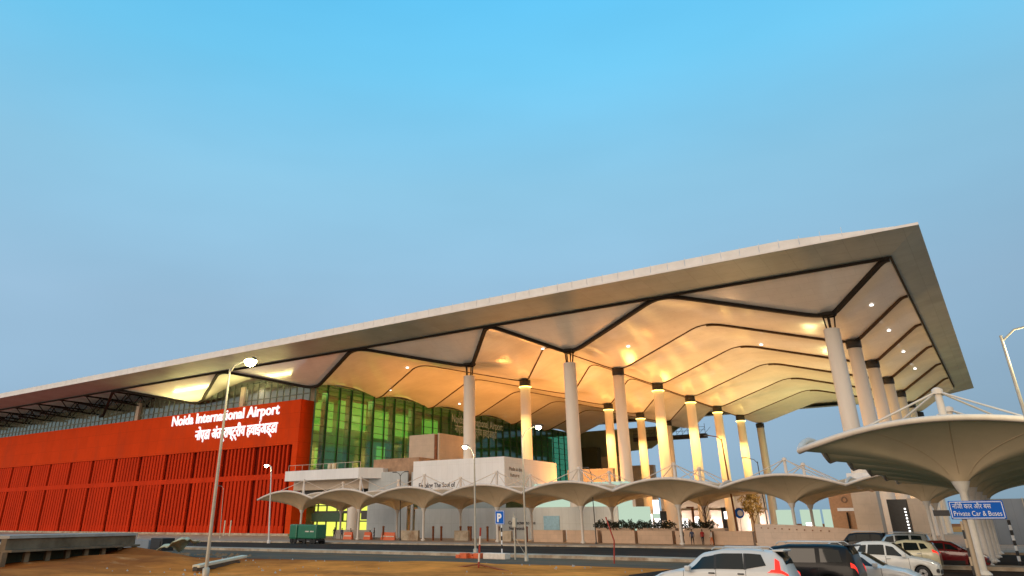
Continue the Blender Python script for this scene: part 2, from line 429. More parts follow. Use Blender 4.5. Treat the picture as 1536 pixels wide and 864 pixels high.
# roof deck, soffit, fascia
ZO = 35.35; OUT = [(-1.7, 97.2), (-1.8, 237.3), (-13., 252.), (-340., 252.), (-340., 97.2)]
INN = [(XR, YF), (XR, 232.), (-14.5, 243.), (-340., 243.), (-340., YF)]
deck = MB()
deck.add([(x, y, ZO+.35) for x, y in OUT]+[(x, y, ZO+.02) for x, y in OUT], [(0,1,2,3,4)]+[(i, i+5, (i+1)%5+5, (i+1)%5) for i in range(5)])
ROOF = deck.build('roof', M['roof_white'], TERM)
def softile(name):
    m = mat(name, (.34, .40, .385), .45, var=.12, scale=.15)
    nt = m.node_tree; N = nt.nodes; L = nt.links; b = N['Principled BSDF']
    tc = N.new('ShaderNodeTexCoord'); br = N.new('ShaderNodeTexBrick'); mp = N.new('ShaderNodeMapping')
    br.offset = 0.; br.inputs['Scale'].default_value = 1.; br.inputs['Brick Width'].default_value = 3.4; br.inputs['Row Height'].default_value = 2.9
    br.inputs['Mortar Size'].default_value = .035; br.inputs['Color1'].default_value = (1,1,1,1); br.inputs['Color2'].default_value = (.9,.9,.9,1); br.inputs['Mortar'].default_value = (.72,.72,.72,1)
    L.new(tc.outputs['Object'], mp.inputs['Vector']); L.new(mp.outputs['Vector'], br.inputs['Vector'])
    src = b.inputs['Base Color'].links[0].from_socket
    mx = N.new('ShaderNodeMix'); mx.data_type = 'RGBA'; mx.blend_type = 'MULTIPLY'; mx.inputs['Factor'].default_value = 1.
    L.new(src, mx.inputs['A']); L.new(br.outputs['Color'], mx.inputs['B']); L.new(mx.outputs['Result'], b.inputs['Base Color'])
    return m
M['soffit'] = softile('soffit_panel_jointed')
sf = MB()
for i, j in ((0,1),(1,2),(2,3),(4,0)):
    a, b = OUT[i], OUT[j]; c, d = INN[j], INN[i]
    sf.add([(a[0],a[1],ZO), (b[0],b[1],ZO), (c[0],c[1],ZP+.06), (d[0],d[1],ZP+.06)], [(0,1,2,3)])
sf.build('soffit', M['soffit'], TERM)
# dark reveal between soffit and ceiling
jt = MB()
jt.box(-340., XR+.1, YF-.42, YF-.05, ZP-.28, ZP+.05)
jt.box(XR+.12, XR+.4, YF-.42, 226., ZP-.12, ZP+.05)
jt.build('soffit_joint', M['beam'], TERM)
# white parapet sheets standing on the roof edge
pp = MB(); x = -339.
while x < -4.2:
    w = 2.55; x1 = min(x+w, -4.2); n0 = len(pp.v); pp.box(x+.03, x1-.03, 97.35, 97.47, ZO+.352, ZO+1.4)
    for q in range(n0+4, n0+8): pp.v[q] = (pp.v[q][0], pp.v[q][1], ZO+.352+1.05*min(1., .06+(-4.2-pp.v[q][0])/14.))
    x = x1
pp.build('parapet', M['roof_white'], TERM)
pr = MB(); x = -339.
while x < -8:
    pr.box(x-.02, x+.02, 97.50, 97.56, ZO+.352, ZO+1.95 if int(x*10)%3 == 0 else ZO+1.7); x += 2.55
pr.build('parapet_post', M['steelwhite'], TERM)

# seam beams: from a column head to the two ridge points beside it
def beam(xa, xb, k, w, h):
    bm2 = M['beam'] if k == 0 else M['beamthin']
    n = 22; pts = []
    for i in range(n+1):
        x = xa+(xb-xa)*i/n; pts.append((x, yseam(x, k), zseam(x)+.03))
    MB().strip(pts, w, h).build('roof_beam', bm2, TERM)
mids = [XR]+[(CX[i]+CX[i+1])/2 for i in range(len(CX)-1)]
for ci in range(6):
    for k in range(6 if ci < 3 else (6 if ci == 3 else 1)):
        w, h = (.62, .5) if k == 0 else (.28, .16)
        if ci == 0 and k: w, h = .5, .35
        if not (ci == 3 and k):
            if ci < 5: beam(CX[ci], mids[ci+1], k, w, h)
        beam(CX[ci], mids[ci], k, w, h)

for x, k in ((-11., .45), (-11., 1.4), (-11., 2.4), (-11., 3.4), (-33., 1.5), (-52., .55), (-70., .55), (-104., .5), (-116., .9), (-118., 2.4)):  # glowing discs: small ceiling lights, some standing in for pale ceiling highlights
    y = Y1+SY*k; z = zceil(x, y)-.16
    b = MB(); b.lathe([(0, z), (.27, z), (.32, z+.12)], 14, x, y); b.build('ceiling_glow_disc', M['whitelit'], TERM)
# columns
def column(ci, k, lit):
    x, y = CX[ci], Y1+SY*k; zt = ZC-.35; r = 1.12
    top = zt-2.0 if k == 0 else zt-1.05
    m = MB(); m.lathe([(r*1.10, 0), (r*1.06, 6), (r, 14), (r*.96, top), (0, top)], 28, x, y)
    c = m.build('column', M['column'], TERM)
    if k == 0:
        q = MB()
        for a in (.3, 1.7, 3.2, 4.6):
            q.tube([(x+.55*math.cos(a), y+.55*math.sin(a), top), (x+.8*math.cos(a), y+.8*math.sin(a), zt+.4)], .11, 6)
        q.lathe([(1.05, zt-.1), (1.3, zt+.35), (0, zt+.4)], 16, x, y)
        q.build('column_head', M['beam'], c)
    else:
        q = MB(); q.lathe([(r*1.03, top+.12), (r*1.06, top+.2), (r*1.06, zt+.25), (0, zt+.25)], 24, x, y)
        q.lathe([(r*1.03, top+.12), (0, top+.12)], 24, x, y)
        q.build('column_cap', M['cap'], c)
    if lit:
        q = MB(); n = 28
        rr = []
        for a in range(9):
            t = 2*math.pi*a/8; rr.append([((x+(r*1.10+.09*math.cos(t))*math.cos(2*math.pi*b/n)), (y+(r*1.10+.09*math.cos(t))*math.sin(2*math.pi*b/n)), top-.12+.09*math.sin(t)) for b in range(n+1)])
        q.grid(rr); q.build('column_light', M['ring'], c)
        for dx, dy in ((-1.2, -7.2), (5.6, -4.6), (-6.0, -3.0)):
            l = bpy.data.lights.new('column_spot', 'SPOT'); l.energy = 6500 if (ci, k) == (2, 1) else 14000; l.color = (1., .62, .16); l.spot_size = R(34); l.spot_blend = 1.; l.shadow_soft_size = .2
            lo = bpy.data.objects.new('column_spot', l); COL.objects.link(lo); lo.location = (x+dx, y+dy, zt-.2)
            lo.rotation_euler = (Vector((x+dx, y+dy, zt-.2))-Vector((x, y, top-13.))).to_track_quat('Z', 'Y').to_euler()
for ci, kk in ((0, range(7)), (1, range(7)), (2, range(6))):
    for k in kk:
        column(ci, k, (ci == 1 and 2 <= k <= 5) or (ci == 2 and 1 <= k <= 4))
# base pier of the near corner column, wrapped in white sheeting
b = MB(); b.box(CX[0]-1.5, CX[0]+1.5, Y1-1.7, Y1+1.5, .1, 6.6); b.build('column_pier', M['tan'], TERM)
b = MB(); b.box(CX[0]-1.56, CX[0]+1.56, Y1-1.76, Y1+1.56, 6.6, 8.6); b.build('pier_wrap', M['white'], TERM)

# green curtain wall along x = CX[3]
XD = CX[3]; YG = 246.
z0, z1 = 12.6, 30.5
cw = MB(); cw.add([(XD, Y1+.5, 8.6), (XD, YG, 8.6), (XD, YG, 31.4), (XD, Y1+.5, 31.4)], [(0,1,2,3)])
CWALL = cw.build('curtain_wall', M['glass'], TERM)
y = Y1+.6
while y < YG:
    MB().box(XD+.02, XD+.36, y-.075, y+.075, 8.6, 31.3).build('mullion', M['mullion'], CWALL).location = (0,0,0); y += 3.9
z = 10.2
while z < 31:
    MB().box(XD+.01, XD+.16, Y1+.5, YG, z-.05, z+.05).build('transom', M['mullion'], CWALL).location = (0,0,0); z += 1.72
# rooms behind the glass
i_ = MB(); i_.box(-160, XD-.3, Y1+4.5, YG, 12.2, 12.6); i_.box(-160, XD-.3, Y1+4.5, YG, 5.8, 6.2); i_.build('interior_floor', M['intfloor'], TERM)
i_ = MB(); i_.box(-134.5, -134, Y1+4, YG, 0, 31); i_.build('interior_wall', M['interior'], TERM)
i_ = MB(); i_.box(-160, -123, Y1+4, YG, 31.5, 31.8); i_.build('interior_ceiling', M['interior'], TERM)
for ya in (122, 130, 138, 146, 154):
    i_ = MB(); i_.lathe([(.8, 0), (.8, 31)], 16, -127, ya+1.5); i_.build('interior_column', M['tan'], TERM)
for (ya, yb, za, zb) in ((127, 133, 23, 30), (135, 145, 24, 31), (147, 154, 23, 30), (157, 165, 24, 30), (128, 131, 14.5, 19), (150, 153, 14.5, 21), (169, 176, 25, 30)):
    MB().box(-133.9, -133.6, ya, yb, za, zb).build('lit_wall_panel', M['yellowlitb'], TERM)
# lettering on the glass
text('lettering', 'Noida International Airport', M['letterglass'], 3.1, (XD+.7, 166.3, 28.0), SIDE, TERM, .03, .0, fit=26.)
text('lettering', 'नोएडा अंतर्राष्ट्रीय हवाईअड्डा', M['letterglass'], 3.0, (XD+.7, 168.0, 25.4), SIDE, TERM, .03, .0, fit=21.)

# red block
XQ = -123.6; YQ = 113.
rb = MB()
rb.box(-340, XQ, YQ, YQ+4.2, 18.2, 27.6)
rb.build('red_band', M['red'], TERM)
rb = MB(); rb.box(XQ-1.6, XQ, YQ, YQ+4.2, .1, 18.2); rb.build('red_corner_pier', M['red'], TERM)
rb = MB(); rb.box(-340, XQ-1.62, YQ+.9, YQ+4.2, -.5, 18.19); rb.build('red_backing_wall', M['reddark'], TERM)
rb = MB(); rb.box(-340, XQ-1.62, YQ+.15, YQ+.88, 11.2, 12.3); rb.build('red_rail', M['redfin'], TERM)
xb = XQ-1.7; bi = 0
while xb > -338:
    xa = xb-11.2; p = MB()
    nf = 8; pitch = (11.2-1.0)/nf
    for j in range(nf):
        xx = xa+.1+pitch*(j+.5)
        wl = .36 if bi > 3 else .30; wu = .40 if bi > 6 else .40-.028*(7-bi)
        p.box(xx-pitch*wl, xx+pitch*wl, YQ+.22, YQ+.8, 0, 11.2); p.box(xx-pitch*wu, xx+pitch*wu, YQ+.22, YQ+.8, 12.3, 18.15)
    p.box(xa+.1, xa+10.3, YQ+.34, YQ+.6, .2, 2.0)
    p.build('louvre_panel', M['redfin'], TERM); xb = xa; bi += 1
# plinth under the red wall
MB().box(-340, XQ+.4, YQ-.8, YQ+.85, -.4, .55).build('plinth', M['kerb'], TERM)
text('lettering', 'Noida International Airport', M['letter'], 3.35, (-170.3, YQ-.08, 24.95), FRONT, TERM, .12, .06, fit=39.8)
text('lettering', 'नोएडा अंतर्राष्ट्रीय हवाईअड्डा', M['letter'], 3.35, (-159.8, YQ-.08, 21.0), FRONT, TERM, .12, .055, fit=29.4)
# clerestory glazing above the red band
cg = MB(); cg.add([(-340, YQ+2.6, 27.6), (XQ, YQ+2.6, 27.6), (XQ, YQ+2.6, 34), (-340, YQ+2.6, 34)], [(0,1,2,3)])
CG = cg.build('clerestory', M['glasspale'], TERM)
mm = MB(); x = XQ-.2
while x > -330: mm.box(x-.06, x+.06, YQ+2.42, YQ+2.55, 27.6, 33.5); x -= 2.2
mm.box(-330, XQ, YQ+2.32, YQ+2.5, 29.2, 29.36); mm.build('clerestory_frame', mat('grey_green_frame', (.16, .20, .17), .6), TERM)
for x in (-146.5, -190.):
    MB().box(x-.7, x+.7, YQ+1.9, YQ+2.9, 27.6, 32.6).build('clerestory_post', M['tan'], TERM)
MB().box(-340, XQ-1, YQ+5.6, YQ+5.9, 27.6, 34).build('clerestory_wall', M['tan'], TERM)
# unfinished left end of the roof: exposed trusses under the deck
for i in range(9):
    x = -190-i*13; t = MB()
    t.tube([(x, 106, 34.6), (x, 128, 34.6)], .22, 6); t.tube([(x, 108, 32.2), (x, 128, 31.6)], .2, 6)
    for j in range(5): t.tube([(x, 107+4*j, 34.5), (x, 109.5+4*j, 32.1)], .13, 6); t.tube([(x, 109.5+4*j, 32.1), (x, 111+4*j, 34.5)], .13, 6)
    t.tube([(x, 112, 34.4), (x-13, 116, 31.8)], .2, 6); t.tube([(x, 116, 31.8), (x-13, 112, 34.4)], .2, 6)
    t.build('roof_truss', M['beam'], TERM)

# balcony over the side entrance
bl = MB(); poly = [(-122.1, 109.), (-101.6, 109.), (-98.2, 112.2), (-98.2, 119), (-122.1, 119)]
bl.prism(poly, 10.4, 12.3); bl.build('balcony', M['white'], TERM)
bl = MB(); bl.prism([(-122.1, 111.6), (-103, 111.6), (-100.2, 113.6), (-100.2, 119), (-122.1, 119)], 8.7, 10.39); bl.build('balcony_soffit', M['tan'], TERM)
bl = MB(); bl.prism([(-122.1, 113.6), (-101.2, 113.6), (-101.2, 119), (-122.1, 119)], 7.2, 8.69); bl.build('dark_fascia', M['darksteel'], TERM)
rl = MB()
for i in range(11): rl.box(-121.5+2*i-.03, -121.5+2*i+.03, 109.25, 109.31, 12.3, 13.4)
rl.box(-121.6, -101.6, 109.25, 109.31, 13.35, 13.43); rl.build('balcony_railing', M['galv'], TERM)
# glazed side entrance below the balcony
en = MB(); en.box(-122, -100.6, 118.2, 118.4, .1, 7.2); ENT = en.build('entrance_glazing', M['yellowlit'], TERM)
for x in (-121, -118.4, -115.4, -112.4, -109.4, -106.2, -103.2):
    MB().box(x-.11, x+.11, 117.9, 118.15, .1, 7.2).build('mullion', M['darksteel'], ENT).location = (0,0,0)
for z, h in ((7.0, .2), (5.9, .1), (4.6, .25), (2.9, .12)):
    MB().box(-122, -100.6, 117.88, 118.14, z-h, z+h).build('transom', M['darksteel'], ENT).location = (0,0,0)
MB().box(-122, -113.2, 117.2, 117.8, 2.9, 4.5).build('entrance_canopy_panel', M['mullion'], TERM)
MB().box(-108, -100.6, 117.3, 117.8, 3.2, 4.7).build('entrance_panel', M['darksteel'], TERM)
c = MB(); c.lathe([(1.25, .1), (1.25, 8.7)], 24, -105.2, 112.2); c.build('entrance_column', M['column'], TERM)

# tan rooms on the podium
t = MB(); t.box(-98.3, -91.9, 120, 130, 11, 18.9); t.box(-91.3, -90.9, 120.3, 129.2, 11, 19.0); t.build('podium_room', M['tan'], TERM)
MB().box(-91.88, -91.32, 120.02, 121., 11, 18.7).build('room_slot', M['rust'], TERM)
t = MB(); t.box(-102, -90.6, 113.6, 119.5, 8, 14.0); t.build('podium_block', M['brick'], TERM)
# rear: bulkhead, end blocks and back wall under the far edge of the roof
t = MB(); t.add([(-122.5,246,21),(-122.5,246,32.6),(-84,246,32.6),(-96,246,25.6),(-108,246,24.8),(-108,246,22.)], [(0,1,2,3,4,5)])
t.build('rear_bulkhead', M['greenwall'], TERM)
t = MB(); t.box(-124, -113.5, 240, 243, 13, 26.6); t.build('rear_core', M['darkblock'], TERM)
t = MB(); t.box(-120, -106, 243.2, 246, 8, 23.5); t.box(-118, -96.5, 247, 249, 6, 20.5); t.build('rear_block', M['khaki'], TERM)
t = MB(); t.box(-96, -62.5, 249.2, 250, 6.2, 12.3); t.build('rear_wall', M['khaki'], TERM)
t = MB(); t.box(-96.2, -62.2, 248.6, 249.1, 0, 6.3); t.build('rear_lower_wall', M['tan'], TERM)

# ------------------------------------------------------------------ hoardings
hb = thing('hoarding_box', 'large plain white hoarding box wrapped round the podium corner', 'hoarding', (-80, 112, 0), world=True)
b = MB(); b.box(-90.6, -70.5, 112.0, 130.7, 8.0, 13.1); b.build('boarding', M['white'], hb)
text('lettering', 'Enabling The Soul of', M['letterdark'], 1.15, (-89.2, 111.96, 8.45), FRONT, hb, .01, .02, fit=8.2)
text('lettering', 'Made in the', M['letterbrown'], .9, (-70.46, 113.4, 10.9), SIDE, hb, .01, fit=4.4)
text('lettering', 'future', M['letterbrown'], .9, (-70.46, 113.8, 9.9), SIDE, hb, .01, fit=3.0)
hl = thing('hoarding_screen', 'low grey hoarding screen with two printed lines below the white box', 'hoarding', (-70, 112.5, 0), world=True)
b = MB(); b.box(-90.4, -50.4, 112.6, 112.8, .12, 4.9); b.build('boarding', M['greyboard'], hl)
b = MB(); b.box(-63.5, -60.6, 112.5, 112.58, .9, 3.6); b.build('blue_print', mat('pale_blue_print', (.22, .40, .55), .6), hl)
text('lettering', 'Connected to the', M['letterdark'], .75, (-70.3, 112.56, 2.35), FRONT, hl, .01, .01, fit=5.2)
text('lettering', 'New wonders', M['letterdark'], .75, (-70.2, 112.56, 1.5), FRONT, hl, .01, .01, fit=3.6)
hs = MB(); hs.box(-90.3, -71.2, 113.2, 113.4, 4.9, 8.0); tag(hs.build('glazed_screen', mat('bluish_screen', (.30, .38, .42), .3, var=.12, scale=.2), None), 'bluish dull screen between white hoarding box and low grey hoarding', 'screen')
gb = MB(); gb.box(-101.6, -91.9, 112., 112.25, .12, 11.5); gb.box(-91.2, -90.75, 112.3, 112.6, .12, 11.3)
tag(gb.build('hoarding_wall', M['greyboard']), 'tall blank grey hoarding wall between the yellow entrance and white box', 'hoarding')
lb = MB(); lb.box(-71, -52, 122, 122.3, 5, 9.0); tag(lb.build('backlit_board', M['mintlit']), 'bright mint white board glowing through arches behind grey hoarding', 'board')
lb2 = MB(); lb2.box(-53.2, -46.6, 116, 116.3, .2, 4.9); tag(lb2.build('backlit_board', M['mintlit']), 'glowing pale green board beside the grey hoarding and tall column', 'board')
ob = MB(); ob.box(-73.5, -63.5, 141, 142, .1, 12.5); tag(ob.build('tan_block', M['khaki']), 'tan block behind the white hoarding box', 'block')
for i, (x, y, za, zb, t) in enumerate(((-53.6, 132, 1.8, 4.0, 'small glowing white panel low beside the broad column'), (-45.2, 126, 1.9, 3.2, 'small glowing white panel behind the dark shrubs'), (-40.6, 118, 2.0, 3.4, 'small glowing panel right of the tall glowing one'), (-24.2, 116, 1.6, 2.6, 'small glowing panel at the foot of the green column'))):
    q = MB(); q.bbox(x, x+.9, y, y+.15, za, zb, .03); tag(q.build('light_panel', M['whitelit']), t, 'light panel')
lp = MB(); lp.bbox(-51.5, -50.5, 129.8, 130.1, 1.6, 6.2, .04); tag(lp.build('light_panel', M['whitelit']), 'tall narrow glowing white panel between two columns', 'light panel')
for i, (x, w) in enumerate(((-28.9, 2.6), (-25.6, 2.7), (-22.6, 2.0))):
    q = MB(); q.bbox(x, x+w, 120, 120.15, 1.2, 4.3, .03)
    tag(q.build('display_board', M['mintlit']), ['pale backlit display board nearest the green lit column', 'pale display board in the middle of three behind curved wall', 'mint green display board next to the brown pier'][i], 'board', 'display boards behind the curved wall')
    if i == 1:
        q = MB(); q.add([(x+1.3,119.98,1.9),(x+1.9,119.98,1.9),(x+1.6,119.98,2.7)], [(0,1,2)]); q.add([(x+.1,119.97,1.22),(x+2.5,119.97,1.22),(x+2.5,119.97,1.5),(x+.1,119.97,1.5)], [(0,1,2,3)])
        q.build('printed_mark', mat('mark_yellow', (.55, .5, .05), .5), COL.objects[-1] if False else bpy.data.objects['display_board.001'])
bp = thing('gate_pier', 'brown gate pier with round emblem and pale strip beside the corner column', 'pier', (-19.3, 119, 0), world=True)
b = MB(); b.box(-21.3, -17.1, 119, 121, .1, 6.9); b.build('pier_body', mat('pier_brown', (.42, .24, .13), .7), bp)
b = MB(); b.box(-20.4, -18.1, 118.9, 118.98, 4.05, 4.45); b.build('pale_strip', M['white'], bp)
b = MB(); b.lathe([(.42, 0), (.42, .05), (.24, .05), (.24, 0)], 20); o = b.build('emblem', M['letterbrown'], bp); o.rotation_euler = (R(90),0,0); o.location = Vector((-19.3, 118.99, 5.5))-Vector(bp.location)
b = MB(); b.box(-19.3, -19.1, 118.6, 118.9, 1., 3.9); b.box(-19.3, -18.4, 118.6, 118.95, .6, 1.5); b.build('kiosk', M['beam'], bp)
def totem(name, label, loc, parts_):
    o = thing(name, label, 'sign', loc, 0)
    for nm, m, f in parts_:
        b = MB(); f(b); b.build(nm, m, o)
totem('screen_sign', 'dark square screen on a thin stand before an orange lit column', (-39.5, 103, .12), [('screen', M['poleblack'], lambda b: b.bbox(-.45,.45,-.06,.06,2.7,3.9,.03)), ('stand', M['poleblack'], lambda b: b.box(-.05,.05,-.05,.05,0,2.7)), ('lit_side', M['mintlit'], lambda b: b.box(-1.5,-.5,0,.04,3.0,3.6))])
totem('tee_post', 'dark T shaped post between two canopy posts', (-35.4, 103, .12), [('post', M['rust'], lambda b: b.box(-.13,.13,-.1,.1,0,4.2)), ('cross_arm', M['rust'], lambda b: b.box(-.75,.2,-.1,.1,4.2,4.42))])
totem('totem_sign', 'black totem sign with a small white face by the bare sapling', (-31.6, 104, .12), [('totem_body', M['poleblack'], lambda b: b.bbox(-.3,.3,-.12,.12,0,4.3,.04)), ('lit_face', M['whitelit'], lambda b: b.box(.05,.42,-.16,-.125,2.9,3.8))])
totem('round_sign', 'round blue and white sign on a thin post left of the dark tall lamp', (-29.9, 105, .12), [('disc', M['blue'], lambda b: b.tube([(0,0,3.6),(0,.08,3.6)], .62, 20)), ('white_face', M['signwhite'], lambda b: b.tube([(.12,-.02,3.6),(.12,-.004,3.6)], .36, 20)), ('stand', M['galv'], lambda b: b.box(-.04,.04,0,.08,0,3.0))])
# string of small lights in the dark opening beside the corner column
dk = thing('glazed_kiosk', 'dark glazed kiosk with a string of small lights by the corner column', 'kiosk', (-12.2, 117, 0), world=True)
b = MB(); b.box(-13.9, -11.6, 117, 119, .1, 5.4); b.build('kiosk_body', M['darksteel'], dk)
b = MB(); b.box(-11.55, -9.4, 117.2, 119, .1, 5.5); b.build('kiosk_side', M['tan'], dk)
b = MB()
for i in range(9): b.bbox(-12.05, -11.85, 116.93, 117.0, 1.1+.38*i, 1.28+.38*i, .02)
b.build('string_light', M['whitelit'], dk)

# ------------------------------------------------------------------ tensile canopies
HX, HY = 6.47, 4.12
def rimz(u, v):
    """height of the rim at (u,v) on the rectangle's edge"""
    if abs(abs(v)-1) < 1e-6 or abs(v) > abs(u): return 6.0+1.2*(1-u*u)
    return 6.0+.85*(1-v*v)
def edgept(t):
    c, s_ = math.cos(t), math.sin(t); k = 1/max(abs(c), abs(s_)); return c*k, s_*k
def surf(u, v, t):
    zr = rimz(u, v); g = math.log(1+8*t)/math.log(9)
    x, y = u*HX, v*HY
    r0 = .42; d = math.hypot(x, y)
    f = (r0+(d-r0)*t)/d
    return (x*f, y*f, 4.45+(zr-4.45)*g)
CAN = thing('tensile_canopy', 'x', 'canopy', (0,0,0))
nth = 72; angs = []
for i in range(nth): angs.append(2*math.pi*i/nth)
ca = math.atan2(1, 1)
b = MB(); rows = []
for j in range(19):
    t = (j/18)**1.3; rows.append([surf(*edgept(a), t) for a in angs+[angs[0]]])
b.grid(rows); b.build('membrane', M['canopy'], CAN)
b = MB(); 
for a in [math.pi*i/6+.05 for i in range(12)]:
    b.tube([Vector(surf(*edgept(a), (j/12)**1.3))-Vector((0,0,.012)) for j in range(1, 13)], .018, 4, cap=False)
b.build('seam', M['canopy'], CAN); b = MB()
pts = [Vector(surf(*edgept(a), 1.)) for a in angs+[angs[0]]]; b.tube(pts, .16, 8, cap=False); b.build('rim', M['rim'], CAN)
b = MB(); b.lathe([(.17, 0), (.17, 3.9), (.23, 4.0), (.3, 4.15), (.43, 4.5)], 16); b.lathe([(.34, .1), (.34, .16), (.2, .3)], 12); b.build('post', M['steelwhite'], CAN)
b = MB(); b.lathe([(.2, 4.8), (.17, 9.1), (.0, 9.2)], 12); b.lathe([(.26, 8.9), (.26, 9.15), (.1, 9.25)], 12); b.build('mast', M['rim'], CAN)
for su, sv in ((.72, .98), (-.72, .98), (.72, -.98), (-.72, -.98)):
    e = surf(su, sv if abs(sv) > .9 else sv, .92); e = surf(su, math.copysign(1., sv), .93)
    MB().tube([(0, 0, 9.05), e], .055, 6).build('stay', M['rim'], CAN)
rows_c = [('front', 92.), ('rear', 101.4)]
first = True
for rn, yy in rows_c:
    for i in range(8):
        x = -98.15+12.97*i
        lab = f'beige funnel canopy, {ordinal(i)} from the red wall in the {rn} row'
        if first: CAN.location = (x, yy, .12); CAN['label'] = lab; CAN['group'] = 'funnel canopies along the terminal front'; first = False; P0 = CAN
        else: dup(P0, (x, yy, .12), lab, group='funnel canopies along the terminal front')
for i in range(5):
    lab = ['largest funnel canopy, nearest the cars, behind the blue car sign', 'funnel canopy just behind the largest one in the parking row', 'funnel canopy in the middle of the parking row', 'fourth funnel canopy back in the parking row', 'furthest funnel canopy of the parking row, beside the curved wall'][i]
    dup(P0, (-2.1, 48.75+8.55*i, 0), lab, group='funnel canopies along the parking row').scale = (1.07, 1., 1.02)

# ------------------------------------------------------------------ street lamps
def lamp(base, top, arm, label, lit, r=.11, m='galv', bulb=.22, lm='lampwhite', group='street lamps along the road', double=False):
    bx, by = base; o = thing('street_lamp', label, 'street lamp', (bx, by, 0), group=group)
    tx, tz = top[0]-bx, top[1]
    b = MB(); b.tube([(0,0,0), (tx*.5, 0, tz*.5), (tx, 0, tz)], [r, r*.8, r*.55], 10); b.lathe([(r*1.9, 0), (r*1.9, .35), (r*1.1, .4)], 10); b.build('pole', M[m], o)
    ax, az = arm[0]-bx, arm[1]
    for sgn in ((1, -1) if double else (1,)):
        ex = tx+(ax-tx)*sgn; d = 1 if ex > tx else -1
        b = MB(); b.tube([(tx, 0, tz-.25), (tx+(ex-tx)*.25, 0, tz+(az-tz)*.5), (ex-d*.3, 0, az)], r*.42, 8); b.build('arm', M[m], o)
        b = MB(); b.bbox(min(ex-d*.35, ex+d*.35), max(ex-d*.35, ex+d*.35), -.16, .16, az-.06, az+.08, .04); h = b.build('lamp_head', M['darksteel'], o)
        if lit:
            b = MB(); b.lathe([(0, az-.06-bulb*1.1), (bulb*.7, az-.06-bulb*.8), (bulb, az-.06-bulb*.3), (bulb, az-.062)], 14, ex, 0); b.build('bulb', M[lm], o)
            l = bpy.data.lights.new('lamp_glow', 'POINT'); l.energy = lit; l.color = (1., .9, .55); l.shadow_soft_size = .25
            lo = bpy.data.objects.new('lamp_glow', l); COL.objects.link(lo); lo.parent = o; lo.location = (ex, 0, az-.75)
    return o
lamp((-35.3, 26.76), (-35.5, 10.7), (-33.75, 11.05), 'tallest lit street lamp crossing the airport lettering on the red wall', 260, .10, bulb=.34, lm='lampyellow')
lamp((-84.8, 73.9), (-85.8, 9.9), (-86.9, 10.2), 'lit street lamp by the green trailer at the end of red wall', 260, .12, m='steelwhite', bulb=.26)
lamp((-77.8, 93.5), (-78.2, 9.5), (-79.4, 9.9), 'thin unlit street lamp with two arms by the blank grey hoarding', 0, .09, m='darksteel', double=True)
lamp((-41.3, 60.4), (-41.4, 8.6), (-42.5, 9.4), 'pale lit street lamp beside the blue parking sign', 260, .12, bulb=.24)
lamp((-29.75, 50.), (-29.85, 8.7), (-28.35, 9.3), 'lit street lamp before the white hoarding box corner, arm to the right', 260, .08, bulb=.22)
lamp((-43.8, 90.7), (-43.95, 8.6), (-44.6, 9.1), 'slim unlit street lamp in front of the glowing green board', 0, .07, m='darksteel')
lamp((-29.2, 100.9), (-29.7, 12.7), (-31.6, 13.2), 'dark tall unlit street lamp by the people at the planters', 0, .14, m='rust')
lamp((-29.8, 118.), (-29.9, 10.9), (-31.7, 11.5), 'dark short unlit street lamp beside the orange lit tree', 0, .11, m='darksteel')
lamp((1.3, 40.), (1.22, 10.2), (3.4, 10.6), 'street lamp at the right edge beside the largest canopy', 900, .11)
lamp((-113.5, 88.), (-114.2, 8.2), (-115.4, 8.6), 'thin pale street lamp standing close before the red louvres', 0, .06, m='galv')

# ------------------------------------------------------------------ signs and poles
ps = thing('parking_sign', 'blue parking sign with white letter P on a striped pole', 'sign', (-34.9, 54.6, 0))
b = MB(); b.bbox(-.45, .45, -.05, 0, 2.42, 3.46, .015); b.build('sign_board', M['blue'], ps)
b = MB()
for x0, x1, za, zb in ((-.43,.43,3.41,3.44),(-.43,.43,2.44,2.47),(-.43,-.40,2.44,3.44),(.40,.43,2.44,3.44)): b.box(x0, x1, -.056, -.051, za, zb)
b.build('sign_border', M['signwhite'], ps)
text('sign_letter', 'P', M['signwhite'], .86, (-.27, -.06, 2.63), FRONT, ps, .004, .03)
b = MB(); b.cur = 0
for i in range(8):
    b.cur = i % 2; z = i*.31; b.lathe([(.06, z), (.06, z+.31)], 10, .12, .03)
b.build('striped_pole', [M['poleblack'], M['signwhite']], ps)

bs = thing('direction_sign', 'blue sign reading Private Car & Buses on a pale pole', 'sign', (-1.05, 30.28, 0))
b = MB(); b.bbox(-.76, .74, -.04, 0, 2.62, 3.17, .02); b.build('sign_board', M['blue'], bs)
b = MB()
for x0, x1, za, zb in ((-.73,.71,3.125,3.145),(-.73,.71,2.645,2.665),(-.73,-.71,2.645,3.145),(.69,.71,2.645,3.145)): b.box(x0, x1, -.046, -.041, za, zb)
b.build('sign_border', M['signwhite'], bs)
text('sign_text', 'Private Car & Buses', M['signwhite'], .21, (-.67, -.05, 2.72), FRONT, bs, .003, .0, fit=1.3)
text('sign_text', 'निजी कार और बस', M['signwhite'], .20, (-.66, -.05, 2.94), FRONT, bs, .003, .0, fit=1.06)
b = MB(); b.tube([(-.42, .09, 0), (-.42, .09, 3.1)], .075, 10); b.build('pole', M['canopy'], bs)
b = MB()
for i in range(6): b.cur = i % 2; b.box(-.56, -.5, .05, .13, 1.0+i*.26, 1.0+(i+1)*.26)
b.build('striped_strip', [M['poleblack'], M['canopy']], bs)
b = MB(); b.box(-1.25, -.78, .06, .12, 2.72, 2.9); b.build('back_plate', M['poleblack'], bs)
sp = MB()
for i in range(9): sp.cur = i % 2; sp.lathe([(.09, i*.3), (.09, (i+1)*.3)], 10, -.6, 62.)
